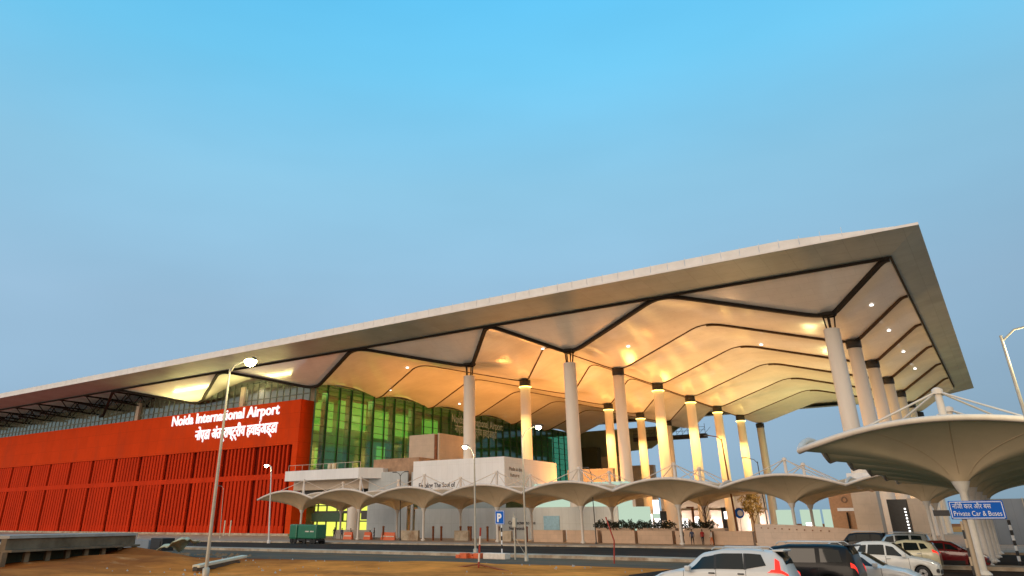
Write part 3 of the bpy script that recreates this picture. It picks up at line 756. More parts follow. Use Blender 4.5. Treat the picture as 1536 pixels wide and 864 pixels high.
tag(sp.build('marker_pole', [M['poleblack'], M['signwhite']]), 'black and white striped marker pole right of the blue car sign', 'pole')

# ------------------------------------------------------------------ cars
def interp(keys, x):
    for (x0, *a), (x1, *c) in zip(keys[:-1], keys[1:]):
        if x <= x1:
            t = 0 if x1 == x0 else max(0., (x-x0)/(x1-x0)); t = t*t*(3-2*t)*.5+t*.5
            return [p+(q-p)*t for p, q in zip(a, c)]
    return list(keys[-1][1:])
class Car:
    """body lofted from stations (x, belt height, top height, half width, half width at the top); nose at x = 0"""
    def __init__(s, L, keys, wheels, wr=.33, zb=.26):
        s.L, s.k, s.w, s.wr, s.zb = L, keys, wheels, wr, zb
    def sec(s, x, arch=True):
        zt_b, zt, w, wt = interp(s.k, x); zb = s.zb
        if arch:
            for wx in s.w:
                d = s.wr*1.17
                if abs(x-wx) < d: zb = max(zb, s.wr+math.sqrt(d*d-(x-wx)**2))
        zb = min(zb, zt_b-.12)
        zm = max(zb+.03, min(zt_b-.18, .62))
        return [(w*.94, zb), (w, zm), (w*.995, zt_b-.1 if zt_b-.1 > zm else zm+.02), (w*.965, zt_b), (wt, max(zt-.09, zt_b+.004)), (wt*.86, max(zt-.02, zt_b+.008)), (0, max(zt, zt_b+.012))]
    def P(s, x, t, off=0.):
        def raw(x, t):
            sec = s.sec(x, False); m = t if t <= 6 else 12-t; i = min(int(m), 5); f = m-i
            a, b = sec[i], sec[i+1]; y = a[0]+(b[0]-a[0])*f; z = a[1]+(b[1]-a[1])*f
            return Vector((x, y if t <= 6 else -y, z))
        p = raw(x, t)
        if off:
            e = .01; dx = raw(min(x+e, s.L), t)-raw(max(x-e, 0), t); dt = raw(x, min(12, t+.02))-raw(x, max(0, t-.02))
            n = dx.cross(dt)
            n = n.normalized() if n.length > 1e-9 else Vector((0,0,1))
            c = Vector((s.L/2, 0, .7))
            if n.dot(p-c) < 0: n = -n
            p = p+n*off
        return p
    def patch(s, name, m, par, corners, off=.012, nx=8, nt=6, label=None):
        """corners: (x,t) at four corners a b c d of the patch"""
        a, b, c, d = corners; rows = []
        for j in range(nt+1):
            v = j/nt; row = []
            for i in range(nx+1):
                u = i/nx
                x = (a[0]*(1-u)+b[0]*u)*(1-v)+(d[0]*(1-u)+c[0]*u)*v
                t = (a[1]*(1-u)+b[1]*u)*(1-v)+(d[1]*(1-u)+c[1]*u)*v
                row.append(s.P(min(max(x, 0), s.L), t, off))
            rows.append(row)
        return MB().grid(rows).build(name, m, par, label=label)
    def build(s, root, paint, glasses, screens, heads, tails, extras=()):
        n = 84; rows = []
        for i in range(n+1):
            x = s.L*i/n; q = s.sec(x); rows.append([(x, y, z) for y, z in q]+[(x, -y, z) for y, z in q[-2::-1]])
        b = MB(); b.grid(rows); nc = len(rows[0])
        b.add(rows[0], [list(range(nc))]); b.add(rows[-1], [list(range(nc))[::-1]])
        b.add([r_[0] for r_ in rows]+[r_[-1] for r_ in rows], [(i, i+1, n+1+i+1, n+1+i) for i in range(n)])
        body = b.build('body', paint, root)
        md = body.modifiers.new('soft', 'BEVEL'); md.width = .02; md.segments = 2; md.limit_method = 'ANGLE'; md.angle_limit = R(40)
        for g in glasses:
            for mir in (False, True):
                q = [(x, 12-t) for x, t in g] if mir else g
                s.patch('side_window', M['carglass'], root, q)
        ends = sorted(g[1][0] for g in glasses)[:-1]
        for x0_ in [min(g[0][0] for g in glasses)-.12]+[e+.05 for e in ends]:
            for t0, t1 in ((.5, 3.02), (11.5, 8.98)):
                s.patch('door_seam', M['trimblack'], root, [(x0_, t0), (x0_+.014, t0), (x0_+.014, t1), (x0_, t1)], .006, 1, 6)
        for t0, t1 in ((.02, .55), (11.98, 11.45)):
            s.patch('sill_trim', M['trimblack'], root, [(s.w[0]+.5, t0), (s.w[1]-.5, t0), (s.w[1]-.5, t1), (s.w[0]+.5, t1)], .012, 6, 2)
        for nm, g in screens: s.patch(nm, M['carglass'], root, g, .014, 8, 10)
        for nm, mt, lst in (('headlight', M['headlight'], heads), ('tail_light', M['taillight'], tails)):
            for g in lst:
                for mir in (False, True):
                    s.patch(nm, mt, root, [(x, 12-t) for x, t in g] if mir else g, .018, 6, 5)
        W = s.sec(s.w[0])[1][0]
        for wx in s.w:
            for sy in (1, -1):
                t = MB(); y0, y1 = (W-.24)*sy, (W-.015)*sy; r = s.wr; prof = [(r*.62, y0), (r*.94, y0), (r, y0+.04*sy), (r, y1-.04*sy), (r*.94, y1), (r*.62, y1)]
                vs = []; fs = []; k = 26
                for rr, yy in prof:
                    for a in range(k): vs.append((wx+rr*math.cos(2*math.pi*a/k), yy, r+rr*math.sin(2*math.pi*a/k)))
                for i in range(len(prof)-1):
                    for a in range(k): fs.append((i*k+a, i*k+(a+1)%k, (i+1)*k+(a+1)%k, (i+1)*k+a))
                t.add(vs, fs, True); wh = t.build('wheel', M['tyre'], root)
                t = MB(); ym = y1-.05*sy
                t.add([(wx+r*.6*math.cos(2*math.pi*a/k), ym-.05*sy, r+r*.6*math.sin(2*math.pi*a/k)) for a in range(k)], [list(range(k))])
                for a in range(5):
                    an = 2*math.pi*a/5; dx, dz = math.cos(an), math.sin(an); px, pz = -dz, dx; q = r*.62
                    t.add([(wx+px*.05, ym, r+pz*.05), (wx-px*.05, ym, r-pz*.05), (wx+dx*q-px*.035, ym, r+dz*q-pz*.035), (wx+dx*q+px*.035, ym, r+dz*q+pz*.035)], [(0,1,2,3)])
                t.build('rim', M['rimalloy'], wh)
                # dark wheel-house
                t = MB(); t.add([(wx+r*1.14*math.cos(2*math.pi*a/k), (W-.3)*sy, r+r*1.14*math.sin(2*math.pi*a/k)) for a in range(k)], [list(range(k))]); t.build('wheel_house', M['trimblack'], root)
        return body
def mirrors(root, x, y, z, m):
    for sy in (1, -1):
        MB().bbox(x-.09, x+.09, min(sy*y, sy*(y+.2)), max(sy*y, sy*(y+.2)), z, z+.16, .035).build('mirror', m, root)
def handles(root, xs_, y, z, m):
    for x in xs_:
        for sy in (1, -1): MB().bbox(x-.1, x+.1, min(sy*y, sy*(y+.03)), max(sy*y, sy*(y+.03)), z, z+.04, .008).build('door_handle', m, root)
def rails(root, x0, x1, y, z, m):
    for sy in (1, -1):
        MB().tube([(x0, sy*y, z-.03), (x0+.12, sy*y, z+.05), (x1-.12, sy*y, z+.05), (x1, sy*y, z-.03)], .022, 6).build('roof_rail', m, root)

def mpv(loc, rz, label, paint):
    o = thing('parked_car', label, 'car', loc, rz, 'cars parked under the canopies')
    K = [(0,.66,.70,.62,.45),(.12,.78,.82,.78,.6),(.5,.93,.98,.86,.66),(1.15,1.02,1.10,.88,.70),(1.95,1.05,1.60,.885,.62),(2.6,1.06,1.71,.885,.64),(3.4,1.07,1.72,.88,.63),(4.2,1.09,1.66,.87,.60),(4.42,1.08,1.48,.85,.58),(4.58,1.0,1.10,.80,.62),(4.65,.80,.86,.72,.6)]
    c = Car(4.65, K, (.82, 3.6), .34)
    c.build(o, paint, [[(1.35,3.08),(2.28,3.08),(2.28,3.88),(1.86,3.86)], [(2.36,3.08),(3.25,3.08),(3.22,3.9),(2.36,3.9)], [(3.33,3.1),(3.95,3.3),(3.80,3.9),(3.30,3.9)]],
        [('windscreen', [(1.22,5.1),(1.22,6.9),(1.92,6.9),(1.92,5.1)]), ('rear_window', [(4.24,5.0),(4.24,7.0),(4.50,7.0),(4.50,5.0)])],
        [[(.10,2.2),(.55,2.6),(.50,3.3),(.10,3.2)]],
        [[(4.22,2.9),(4.40,3.0),(4.34,3.75),(4.22,3.75)], [(3.98,2.5),(4.60,2.5),(4.58,3.1),(4.10,3.05)]])
    [c.patch('window_pillar', M['trimblack'], o, q) for x0_, x1_ in ((2.28,2.36),(3.25,3.33)) for q in ([(x0_,3.06),(x1_,3.06),(x1_,3.9),(x0_,3.9)],[(x0_,8.94),(x1_,8.94),(x1_,8.1),(x0_,8.1)])]; mirrors(o, 1.45, .9, 1.02, paint); handles(o, (2.2, 3.15), .885, .96, M['trimblack']); rails(o, 2.2, 3.9, .58, 1.70, M['carsilver'])
    MB().bbox(4.15, 4.5, -.52, .52, 1.64, 1.70, .025).build('spoiler', paint, o)
    MB().bbox(4.50, 4.70, -.7, .7, .34, .62, .06).build('bumper', M['trimblack'], o)
    return o
def suv(loc, rz, label, paint):
    o = thing('parked_car', label, 'car', loc, rz, 'cars parked under the canopies')
    K = [(0,.78,.82,.70,.55),(.1,.95,1.0,.84,.66),(.5,1.06,1.10,.9,.74),(1.25,1.12,1.18,.92,.76),(1.85,1.14,1.72,.92,.72),(2.4,1.15,1.80,.92,.74),(3.6,1.16,1.81,.92,.74),(4.35,1.16,1.76,.91,.72),(4.5,1.14,1.50,.90,.72),(4.56,1.06,1.16,.88,.74),(4.6,.86,.92,.82,.7)]
    c = Car(4.6, K, (.85, 3.65), .38, .30)
    c.build(o, paint, [[(1.5,3.1),(2.3,3.1),(2.3,3.88),(1.86,3.86)], [(2.4,3.1),(3.3,3.1),(3.3,3.9),(2.4,3.9)], [(3.45,3.12),(4.15,3.15),(4.08,3.88),(3.45,3.9)]],
        [('windscreen', [(1.32,5.0),(1.32,7.0),(1.84,7.0),(1.84,5.0)]), ('rear_window', [(4.38,4.9),(4.38,7.1),(4.50,7.1),(4.50,4.9)])],
        [[(.06,2.2),(.42,2.6),(.40,3.2),(.06,3.1)]],
        [[(4.40,2.3),(4.58,2.3),(4.56,3.15),(4.40,3.2)]])
    mirrors(o, 1.6, .93, 1.12, paint); handles(o, (2.2, 3.2), .925, 1.02, M['trimblack']); rails(o, 2.0, 4.2, .66, 1.82, M['carsilver'])
    MB().bbox(4.25, 4.62, -.6, .6, 1.74, 1.79, .02).build('spoiler', paint, o)
    MB().bbox(4.50, 4.66, -.8, .8, .36, .66, .05).build('bumper', M['trimblack'], o)
    return o
def hatch(loc, rz, label, paint, tall=0.):
    o = thing('parked_car', label, 'car', loc, rz, 'cars parked under the canopies')
    h = tall
    K = [(0,.62,.66,.60,.45),(.1,.72,.78,.76,.58),(.45,.86,.93,.83,.64),(1.05,.96,1.02,.85,.68),(1.85,1.0,1.45+h,.85,.58),(2.3,1.01,1.52+h,.85,.60),(3.1,1.03,1.50+h,.845,.59),(3.55,1.05,1.38+h,.83,.56),(3.78,1.02,1.12,.80,.60),(3.86,.82,.90,.74,.6)]
    c = Car(3.86, K, (.72, 3.12), .31, .24)
    c.build(o, paint, [[(1.30,3.1),(2.1,3.1),(2.1,3.86),(1.78,3.84)], [(2.18,3.1),(2.95,3.12),(2.86,3.88),(2.18,3.88)], [(3.02,3.2),(3.38,3.35),(3.22,3.84),(2.95,3.86)]],
        [('windscreen', [(1.12,5.0),(1.12,7.0),(1.83,7.0),(1.83,5.0)]), ('rear_window', [(3.40,5.0),(3.40,7.0),(3.76,7.0),(3.76,5.0)])],
        [[(.08,2.3),(.62,2.6),(.58,3.3),(.08,3.3)]],
        [[(3.58,2.4),(3.84,2.4),(3.80,3.2),(3.56,3.25)]])
    mirrors(o, 1.35, .86, .98, paint); handles(o, (2.05, 2.9), .85, .9, M['carsilver'])
    MB().bbox(-.04, .12, -.55, .55, .30, .46, .04).build('grille', M['trimblack'], o)
    for sy in (1, -1): MB().bbox(.02, .16, min(sy*.62, sy*.76), max(sy*.62, sy*.76), .36, .52, .03).build('fog_light', M['trimblack'], o)
    return o
# cars face -x when rz = 0 (nose at local x = 0), +x when rz = pi
mpv((-10.95, 27.5, .02), 0, 'white people carrier with lightning shaped red tail light, nearest the road', M['carwhite'])
suv((-9.5, 31.1, .02), 0, 'black boxy off-roader with roof rails behind the white people carrier', M['carblack'])
hatch((-3.45, 34.3, .02), math.pi, 'white hatchback whose bonnet shows right behind the black off-roader', M['carwhite'])
hatch((-3.6, 44.6, .02), math.pi, 'white hatchback with visible front wheel, facing right towards canopy post', M['carwhite'], .16)
hatch((-8.0, 52.8, .02), 0, 'cream hatchback facing left with its red tail light towards the post', M['carcream'], .1)
hatch((-2.0, 57.2, .02), math.pi, 'dark red hatchback behind the canopy post', M['carred'])
suv((-10.3, 67.6, .02), 0, 'silver off-roader whose roof shows over the cream hatchback', M['carsilver'])
suv((-13.6, 72.4, .02), 0, 'far black off-roader at the end of curved wall', M['carblack'])

# ------------------------------------------------------------------ curved wall, planters, fences
def arcwall(name, pts, h0, h1, th, m, label, cat):
    n = len(pts); out = []; inn = []
    for i, (x, y) in enumerate(pts):
        a = pts[max(0, i-1)]; b_ = pts[min(n-1, i+1)]; d = Vector((b_[0]-a[0], b_[1]-a[1])).normalized(); nn = Vector((-d.y, d.x))*th
        out.append((x, y)); inn.append((x+nn.x, y+nn.y))
    hs_ = [h0+(h1-h0)*(i/(n-1))**2 for i in range(n)]
    b = MB(); b.grid([[(x,y,0) for x,y in out], [(x,y,h) for (x,y),h in zip(out,hs_)], [(x,y,h) for (x,y),h in zip(inn,hs_)], [(x,y,0) for x,y in inn]], smooth=False)
    return b, label, cat
pts = [(-23.2+i*.75, 86.5-1.6*math.sin(i/14*math.pi*.9)) for i in range(15)]
cwl = thing('curved_wall', 'low curved peach stone wall behind the parked cars', 'wall', (-18, 85, 0), world=True)
b, _, _ = arcwall('w', pts, 2.42, 1.9, .4, M['peach'], '', ''); b.build('wall_body', M['peach'], cwl)
b = MB()
for i in range(1, 11): x, y = pts[i]; b.bbox(x-.06, x+.06, y-.05, y-.0, 2.05-.03*i, 2.15-.03*i, .01)
b.build('weep_hole', M['rust'], cwl)
def planter(x0, x1, y0, y1, z0, z1, label):
    p = MB(); p.bbox(x0, x1, y0, y1, z0, z1, .04); return tag(p.build('stone_planter', M['peach']), label, 'planter', 'peach stone planters along the forecourt')
xs0 = [-56, -50.8, -45.6, -40.6, -35.6, -30.8]
for i in range(6):
    planter(xs0[i], xs0[i]+4.6, 96.2, 97.2, .12, 1.65, f'low peach stone planter, {ordinal(i)} of the front line from the grey hoarding')
for i, x in enumerate((-47.5, -41.5, -35.2)):
    planter(x, x+5.2, 98.3, 99.6, .12, 1.95, ['raised peach planter before the broad column', 'raised peach planter in the middle of the rear line', 'raised peach planter beside the dark tall lamp'][i])
for i, (x0, x1, y) in enumerate(((-96, -88, 98), (-78.9, -75.4, 95), (-70.8, -68.2, 98), (-62.6, -60, 97))):
    p = MB(); p.add([(x0,y-.35,.12),(x1,y-.35,.12),(x1,y+.35,.12),(x0,y+.35,.12),(x0,y-.22,.5),(x1,y-.22,.5),(x1,y+.22,.5),(x0,y+.22,.5),(x0,y-.18,1.5),(x1,y-.18,1.5),(x1,y+.18,1.5),(x0,y+.18,1.5)],
        [(0,3,2,1),(0,1,5,4),(1,2,6,5),(2,3,7,6),(3,0,4,7),(4,5,9,8),(5,6,10,9),(6,7,11,10),(7,4,8,11),(8,9,10,11)])
    tag(p.build('concrete_barrier', M['kerb'] if i else M['concrete']), ['long low concrete barrier at the yellow entrance', 'pale concrete barrier below the blank grey hoarding', 'pinkish concrete barrier with two posts behind it', 'pale concrete barrier by the blue parking sign'][i], 'barrier', 'concrete barriers along the pavement')
bol = [(-83, 95.5), (-73.6, 96.2), (-72.2, 96.4), (-70.9, 99.6), (-69.4, 99.6), (-66.9, 96.6), (-63.8, 96.4), (-62.9, 98.), (-58.6, 95.6), (-56.6, 95.4)]
bn = ['beside the orange barrier', 'right of the pale barrier', 'between the second and third canopy posts', 'left one standing over the pinkish barrier', 'right one standing over the pinkish barrier', 'beside the fourth canopy post', 'left of the blue parking sign', 'behind the blue parking sign', 'before the two printed lines', 'at the grey hoarding right of the printed lines']
b0 = None
for i, ((x, y), t) in enumerate(zip(bol, bn)):
    if b0 is None:
        q = MB(); q.lathe([(.16, 0), (.16, 1.75), (.19, 1.78), (.19, 1.95), (.05, 2.0)], 10); b0 = tag(q.build('bollard', M['rust']), 'brown bollard '+t, 'bollard', 'brown bollards on the pavement'); b0.location = (x, y, .12)
    else:
        c_ = b0.copy(); COL.objects.link(c_); c_.location = (x, y, .12); c_['label'] = 'brown bollard '+t
# orange barriers
for i, (x, y, rz_) in enumerate(((-80.4, 94.2, .3), (-82.6, 95.6, -.2), (-89.6, 94.6, .1), (-85.9, 95.2, -.15))):
    o = thing('water_barrier', ['orange plastic barrier leaning at the pale concrete block', 'orange plastic barrier left of the leaning one', 'orange barrier beside the people at yellow entrance', 'orange barrier between people and canopy post'][i], 'barrier', (x, y, .12), rz_, 'orange plastic barriers')
    b = MB(); b.add([(-.85,-.3,0),(.85,-.3,0),(.85,.3,0),(-.85,.3,0),(-.8,-.1,1.1),(.8,-.1,1.1),(.8,.1,1.1),(-.8,.1,1.1)], [(0,3,2,1),(0,1,5,4),(1,2,6,5),(2,3,7,6),(3,0,4,7),(4,5,6,7)]); b.build('barrier_body', M['orange'], o)
    b = MB(); b.box(-.7, .7, -.26, -.2, .45, .6); b.build('reflective_band', M['polewhite'], o)
# far fence on the right
ff = thing('sheet_fence', 'blue grey sheet fence behind the striped pole', 'fence', (15, 118, 0), world=True)
b = MB(); b.box(-3.2, 60, 118, 118.12, 0, 5.3); b.build('fence_sheet', M['bluegrey'], ff)
b = MB()
for i in range(16): b.box(-3.2+4*i, -3.1+4*i, 117.8, 117.98, 0, 5.4)
b.build('fence_post', M['galv'], ff)

# ------------------------------------------------------------------ plants and trees
def leafblob(b, c, r, n, s, flat=1.):
    for _ in range(n):
        while True:
            p = Vector((random.uniform(-1,1), random.uniform(-1,1), random.uniform(-1,1)))
            if p.length < 1: break
        p = Vector((p.x*r, p.y*r, p.z*r*flat))+Vector(c)
        a = Vector((random.uniform(-1,1), random.uniform(-1,1), random.uniform(-.6,1))).normalized(); q = a.orthogonal().normalized(); w = a.cross(q)
        k = s*random.uniform(.6, 1.3)
        b.add([p-a*k, p+q*k*.4, p+a*k, p-q*k*.4], [(0,1,2,3)])
pl = []
spots = [(-47,98.9),(-45.4,99),(-44,98.9),(-42.5,98.8),(-41,99),(-39.7,98.9),(-38.5,98.9),(-37.3,98.9),(-34.6,98.9),(-33.2,99),(-31.9,98.9)]
for i, (x, y) in enumerate(spots):
    if i < 3:
        o = thing('planter_shrub', '', 'shrub', (x, y, 1.9), 0, 'dark shrubs in the planters')
        b = MB(); leafblob(b, (0,0,.3), .95+.1*i, 260, .17, .5)
        for j in range(4): leafblob(b, (random.uniform(-.5,.5), random.uniform(-.3,.3), .6+.25*random.random()), .22, 16, .14, 1.4)
        b.build('foliage', M['leafdark'], o); b = MB(); b.tube([(0,0,-.05),(0.05,0,.6)], [.05,.02], 6); b.build('stem', M['bark'], o); pl.append(o)
    else: o = dup(pl[i % 3], (x, y, 1.9), '', rz=random.uniform(0, 6))
    o['label'] = f'dark shrub, {["first","second","third","fourth","fifth","sixth","seventh","eighth","ninth","tenth","eleventh"][i]} along the raised planters from the broad column'
def tree(name, label, loc, h, cr, leafm, n, bare=False):
    o = thing(name, label, 'tree', loc)
    b = MB(); b.tube([(0,0,0),(.08,0,h*.3),(0,.05,h*.55),(.05,0,h*.8)], [.13,.10,.07,.03], 8)
    tips = []
    for i in range(9 if bare else 7):
        a = i*2.4; z0_ = h*(.35+.05*i); e = Vector((math.cos(a)*cr*.8, math.sin(a)*cr*.8, z0_+h*.28)); tips.append(e)
        b.tube([(0,0,z0_), e*.5+Vector((0,0,z0_*.5+.1)), e], [.05,.03,.012], 5)
        if bare:
            for j in range(3):
                f = e+Vector((random.uniform(-.5,.5), random.uniform(-.5,.5), random.uniform(.2,.7))); b.tube([e*.7+Vector((0,0,z0_*.3)), f], [.018,.006], 4)
    b.build('trunk', M['bark'], o)
    if not bare:
        b = MB()
        for e in tips: leafblob(b, e, cr*.45, n//10, .20, 1.2)
        leafblob(b, (0,0,h*.7), cr*.7, n//4, .2, 1.8); leafblob(b, (0,0,h*.92), cr*.35, n//8, .18, 1.6); b.build('crown', leafm, o)
    return o
tree('small_tree', 'small orange lit tree beyond the planters near green column', (-29.6, 110., .12), 6.4, 1.35, M['leafwarm'], 900)
tree('bare_sapling', 'bare sapling without leaves between two canopy posts', (-33., 100.6, .12), 5.3, 1.1, None, 0, True)

# ------------------------------------------------------------------ people
def person(loc, rz, label, top, leg, h=1.72, lean=0., stride=.12, arm=.15):
    o = thing('person', label, 'person', loc, rz, 'people on the forecourt')
    s = h/1.72
    V = [(0,0,.92),(0,lean*.3,1.12),(0,lean*.7,1.36),(0,lean,1.48),(0,lean*1.1,1.60),(0,lean*1.1+.02,1.68),
         (.10,0,.88),(.11,stride,.48),(.11,stride*.9,.09),(.11,stride+.15,.04),(-.10,0,.88),(-.11,-stride*.6,.48),(-.11,-stride*1.2,.09),(-.11,-stride*1.2+.14,.04),
         (.19,lean*.8,1.40),(.24,arm*.3,1.14),(.24,arm+.06,.92),(.235,arm+.09,.82),(-.19,lean*.8,1.40),(-.24,-arm*.2,1.14),(-.24,-arm*.1+.06,.92),(-.235,-arm*.1+.08,.82)]
    E_ = [(0,1),(1,2),(2,3),(3,4),(4,5),(0,6),(6,7),(7,8),(8,9),(0,10),(10,11),(11,12),(12,13),(2,14),(14,15),(15,16),(16,17),(2,18),(18,19),(19,20),(20,21)]
    rad = [.14,.13,.15,.06,.095,.07,.095,.065,.045,.035,.095,.065,.045,.035,.065,.05,.036,.03,.065,.05,.036,.03]
    me = bpy.data.meshes.new('body'); me.from_pydata([tuple(c*s for c in v) for v in V], E_, [])
    ob = bpy.data.objects.new('body', me); COL.objects.link(ob)
    md = ob.modifiers.new('skin', 'SKIN'); md.use_smooth_shade = True
    for i, q in enumerate(me.skin_vertices[0].data): q.radius = (rad[i]*s, rad[i]*s*(.75 if i in (0,1,2) else 1)); q.use_root = (i == 0)
    sb = ob.modifiers.new('sub', 'SUBSURF'); sb.levels = 1; sb.render_levels = 1
    bpy.context.view_layer.update(); dg = bpy.context.evaluated_depsgraph_get()
    m2 = bpy.data.meshes.new_from_object(ob.evaluated_get(dg)); bpy.data.objects.remove(ob)
    m2.materials.clear()
    for q in (top, leg, M['skin'], M['hair']): m2.materials.append(q)
    for p in m2.polygons:
        z = p.center.z/s; p.use_smooth = True
        p.material_index = 2 if z > 1.50 else (0 if z > .93 or (abs(p.center.x) > .19*s and z > .9) else (2 if abs(p.center.x) > .19*s and z > .75 else (3 if z < .08 else 1)))
    bo = bpy.data.objects.new('body', m2); COL.objects.link(bo); bo.parent = o
    b = MB(); rows = []
    for i in range(7):
        t = math.pi*.5*i/6; rows.append([(.108*s*math.sin(t)*math.cos(a*math.pi/8), (lean*1.1+.0)*s+.108*s*math.sin(t)*math.sin(a*math.pi/8), s*(1.635+.125*math.cos(t))) for a in range(17)])
    b.grid(rows); b.build('hair', M['hair'], o)
    return o
person((-34.0, 94.2, .12), 2.8, 'person in dark clothes standing left of the dark tall lamp', M['clothdark'], M['clothdark'])
person((-31.9, 95.3, .12), .6, 'person in red shirt standing right of the dark tall lamp', M['clothred'], M['clothdark'], 1.68)
person((-30.9, 95.6, .12), 2.1, 'person in white shirt and orange trousers beside the red shirt', M['clothwhite'], M['clothorange'], 1.62)
person((-92.8, 94.6, .12), .4, 'person in dark clothes at the head of the group by yellow entrance', M['clothdark'], M['clothdark'], 1.74, .05)
person((-91.7, 95.2, .12), 3.4, 'person in blue shirt within the group by yellow entrance', M['clothblue'], M['clothdark'], 1.66)
person((-90.7, 96.2, .12), 1.4, 'person in white shirt beside the orange barrier', M['clothwhite'], M['clothdark'], 1.6)
person((-86.4, 97.2, .12), 2.2, 'person in dark clothes left of the second canopy post', M['clothdark'], M['clothblue'], 1.7)
person((-44.6, 97.8, .12), 1.2, 'person in dark clothes between the planters by the broad column', M['clothdark'], M['clothdark'], 1.75)
person((-38.2, 102.5, .12), 4.2, 'person in white shirt walking behind the planters', M['clothwhite'], M['clothdark'], 1.75)
person((-33.0, 94.8, .12), 3.3, 'person in blue shirt just behind the dark tall lamp', M['clothblue'], M['clothdark'], 1.7)
for i, x in enumerate((-133.1, -131.2)):
    b = MB(); b.lathe([(.13, 0), (.13, 2.9), (.05, 2.95)], 10); o = tag(b.build('pale_post', M['timber']), ['pale post by the red louvres, the one further from the trailer', 'pale post by the red louvres, the one nearer the trailer'][i], 'post', 'pale posts before the red wall'); o.location = (x, 104, .1)
person((-9.0, 112., .12), 2.2, 'distant person in dark clothes by the side columns', M['clothdark'], M['clothdark'], 1.7)

# ------------------------------------------------------------------ green trailer, site clutter
gt = thing('site_trailer', 'dark green box trailer with two rounded bodies parked before the red corner', 'trailer', (-79.6, 76.2, 0), R(-4))
b = MB(); b.bbox(-1.2, 2.6, -.9, .9, .62, 2.35, .12); b.build('long_body', M['green'], gt)
b = MB(); b.bbox(-3.1, -1.5, -.85, .85, .55, 2.4, .2); b.build('short_body', M['green'], gt)
b = MB(); b.box(-1.5, -1.2, -.5, .5, .7, 1.9); b.build('linkage', M['trimblack'], gt)
b = MB(); b.box(-3.0, 2.5, -.7, .7, .35, .58); b.build('chassis', M['trimblack'], gt)
for x in (-2.5, -1.8, .2, 1.6, 2.2):
    for y in (-.75, .75):
        b = MB(); b.tube([(x, y-.1, .3), (x, y+.1, .3)], .3, 16); b.build('wheel', M['tyre'], gt)
b = MB()
for i, (x, w) in enumerate(((.35,.16),(.56,.14),(.75,.18),(.98,.12),(1.35,.15),(1.55,.16),(1.76,.13),(1.95,.15))): b.box(x, x+w, -.912, -.903, 1.42, 1.58)
b.build('painted_marking', M['polewhite'], gt)

cv = thing('concrete_culvert', 'low dark concrete culvert with square openings and small lit window', 'culvert', (-54, 30, 0), world=True)
def cu(a, b_, z0_, z1_, th, back):
    """slab along the line a-b_ in plan, thickness th towards back"""
    d = Vector((b_[0]-a[0], b_[1]-a[1])).normalized(); n = Vector((-d.y, d.x))
    A = Vector(a)+n*back; B = Vector(b_)+n*back; C_ = B+n*th; D = A+n*th
    return [(p.x, p.y) for p in (A, B, C_, D)], z0_, z1_
CA, CB = (-57.5, 24.2), (-58.5, 37.2)
CA, CB = (-52.2, 24.4), (-58.2, 37.0)
m = MB(); m.prism(*cu(CA, CB, 1.62, 1.80, 3, -.12)); m.build('top_slab', M['concrete'], cv)
m = MB(); m.prism(*cu(CA, CB, .98, 1.61, .4, .0)); m.build('parapet_wall', M['concretedark'], cv)
m = MB(); m.prism(*cu(CA, CB, .84, .97, 1.6, -.5)); m.build('ledge', M['concretedark'], cv)
m = MB(); m.prism(*cu(CA, CB, -.3, .83, .3, .9)); m.build('back_wall', M['darkblock'], cv)  # dark colour puts the shade of the openings into this wall
for i in range(8):
    t = i/7; x = CA[0]+(CB[0]-CA[0])*t; y = CA[1]+(CB[1]-CA[1])*t
    m = MB(); m.box(x-.15, x+.15, y-.15, y+.15, -.2, .84); m.build('pier', M['concretedark'], cv)
m = MB(); m.prism(*cu((-53.0,25.4), (-53.25,25.9), -.0, .72, .05, .8)); m.build('lit_window', M['yellowlit'], cv)

q = thing('timber_plank', 'long pale plank lying tilted on dark rubble near the tall lamp', 'plank', (-42.3, 33.2, .28), R(122))
b = MB(); b.bbox(-4.2, 4.2, -.22, .22, -.05, .10, .02); o = b.build('board', M['timber'], q); o.rotation_euler = (0, R(-1.5), 0)
b = MB(); b.bbox(-4.2, 3.2, -.12, .2, -.35, -.06, .05); b.build('support', M['darksteel'], q)
b = MB(); rows = []
for i in range(15):
    u = i/14
    rows.append([(-58.9+3.0*u+.25*v, 39.4+1.9*v, .75+.75*u+.32*math.sin(u*9+v*3)*(.4+v)*.5+.28*noise.noise((u*5, v*4, 2.))-.55*abs(v-.5)) for v in [k/8 for k in range(9)]])
b.grid(rows); t_ = b.build('tarpaulin', M['tarp']); sd = t_.modifiers.new('thick', 'SOLIDIFY'); sd.thickness = .04
tag(t_, 'crumpled pale green tarpaulin on the brown soil heap', 'tarpaulin')
b = MB(); b.bbox(-72.2, -70.2, 47.6, 49, 0, 1.15, .05); b.bbox(-71.9, -70.5, 47.55, 47.6, .2, .9, .02); tag(b.build('cable_box', M['trimblack']), 'black square cable box on the roadside by the tarpaulin', 'box')
b = MB(); b.bbox(-78.5, -73.4, 48.2, 48.5, 0, .95, .04); b.bbox(-78.5, -73.4, 48.52, 49.6, 0, .4, .04)
tag(b.build('road_barrier', M['bluegrey']), 'dull blue grey barrier left of the black cable box', 'barrier')
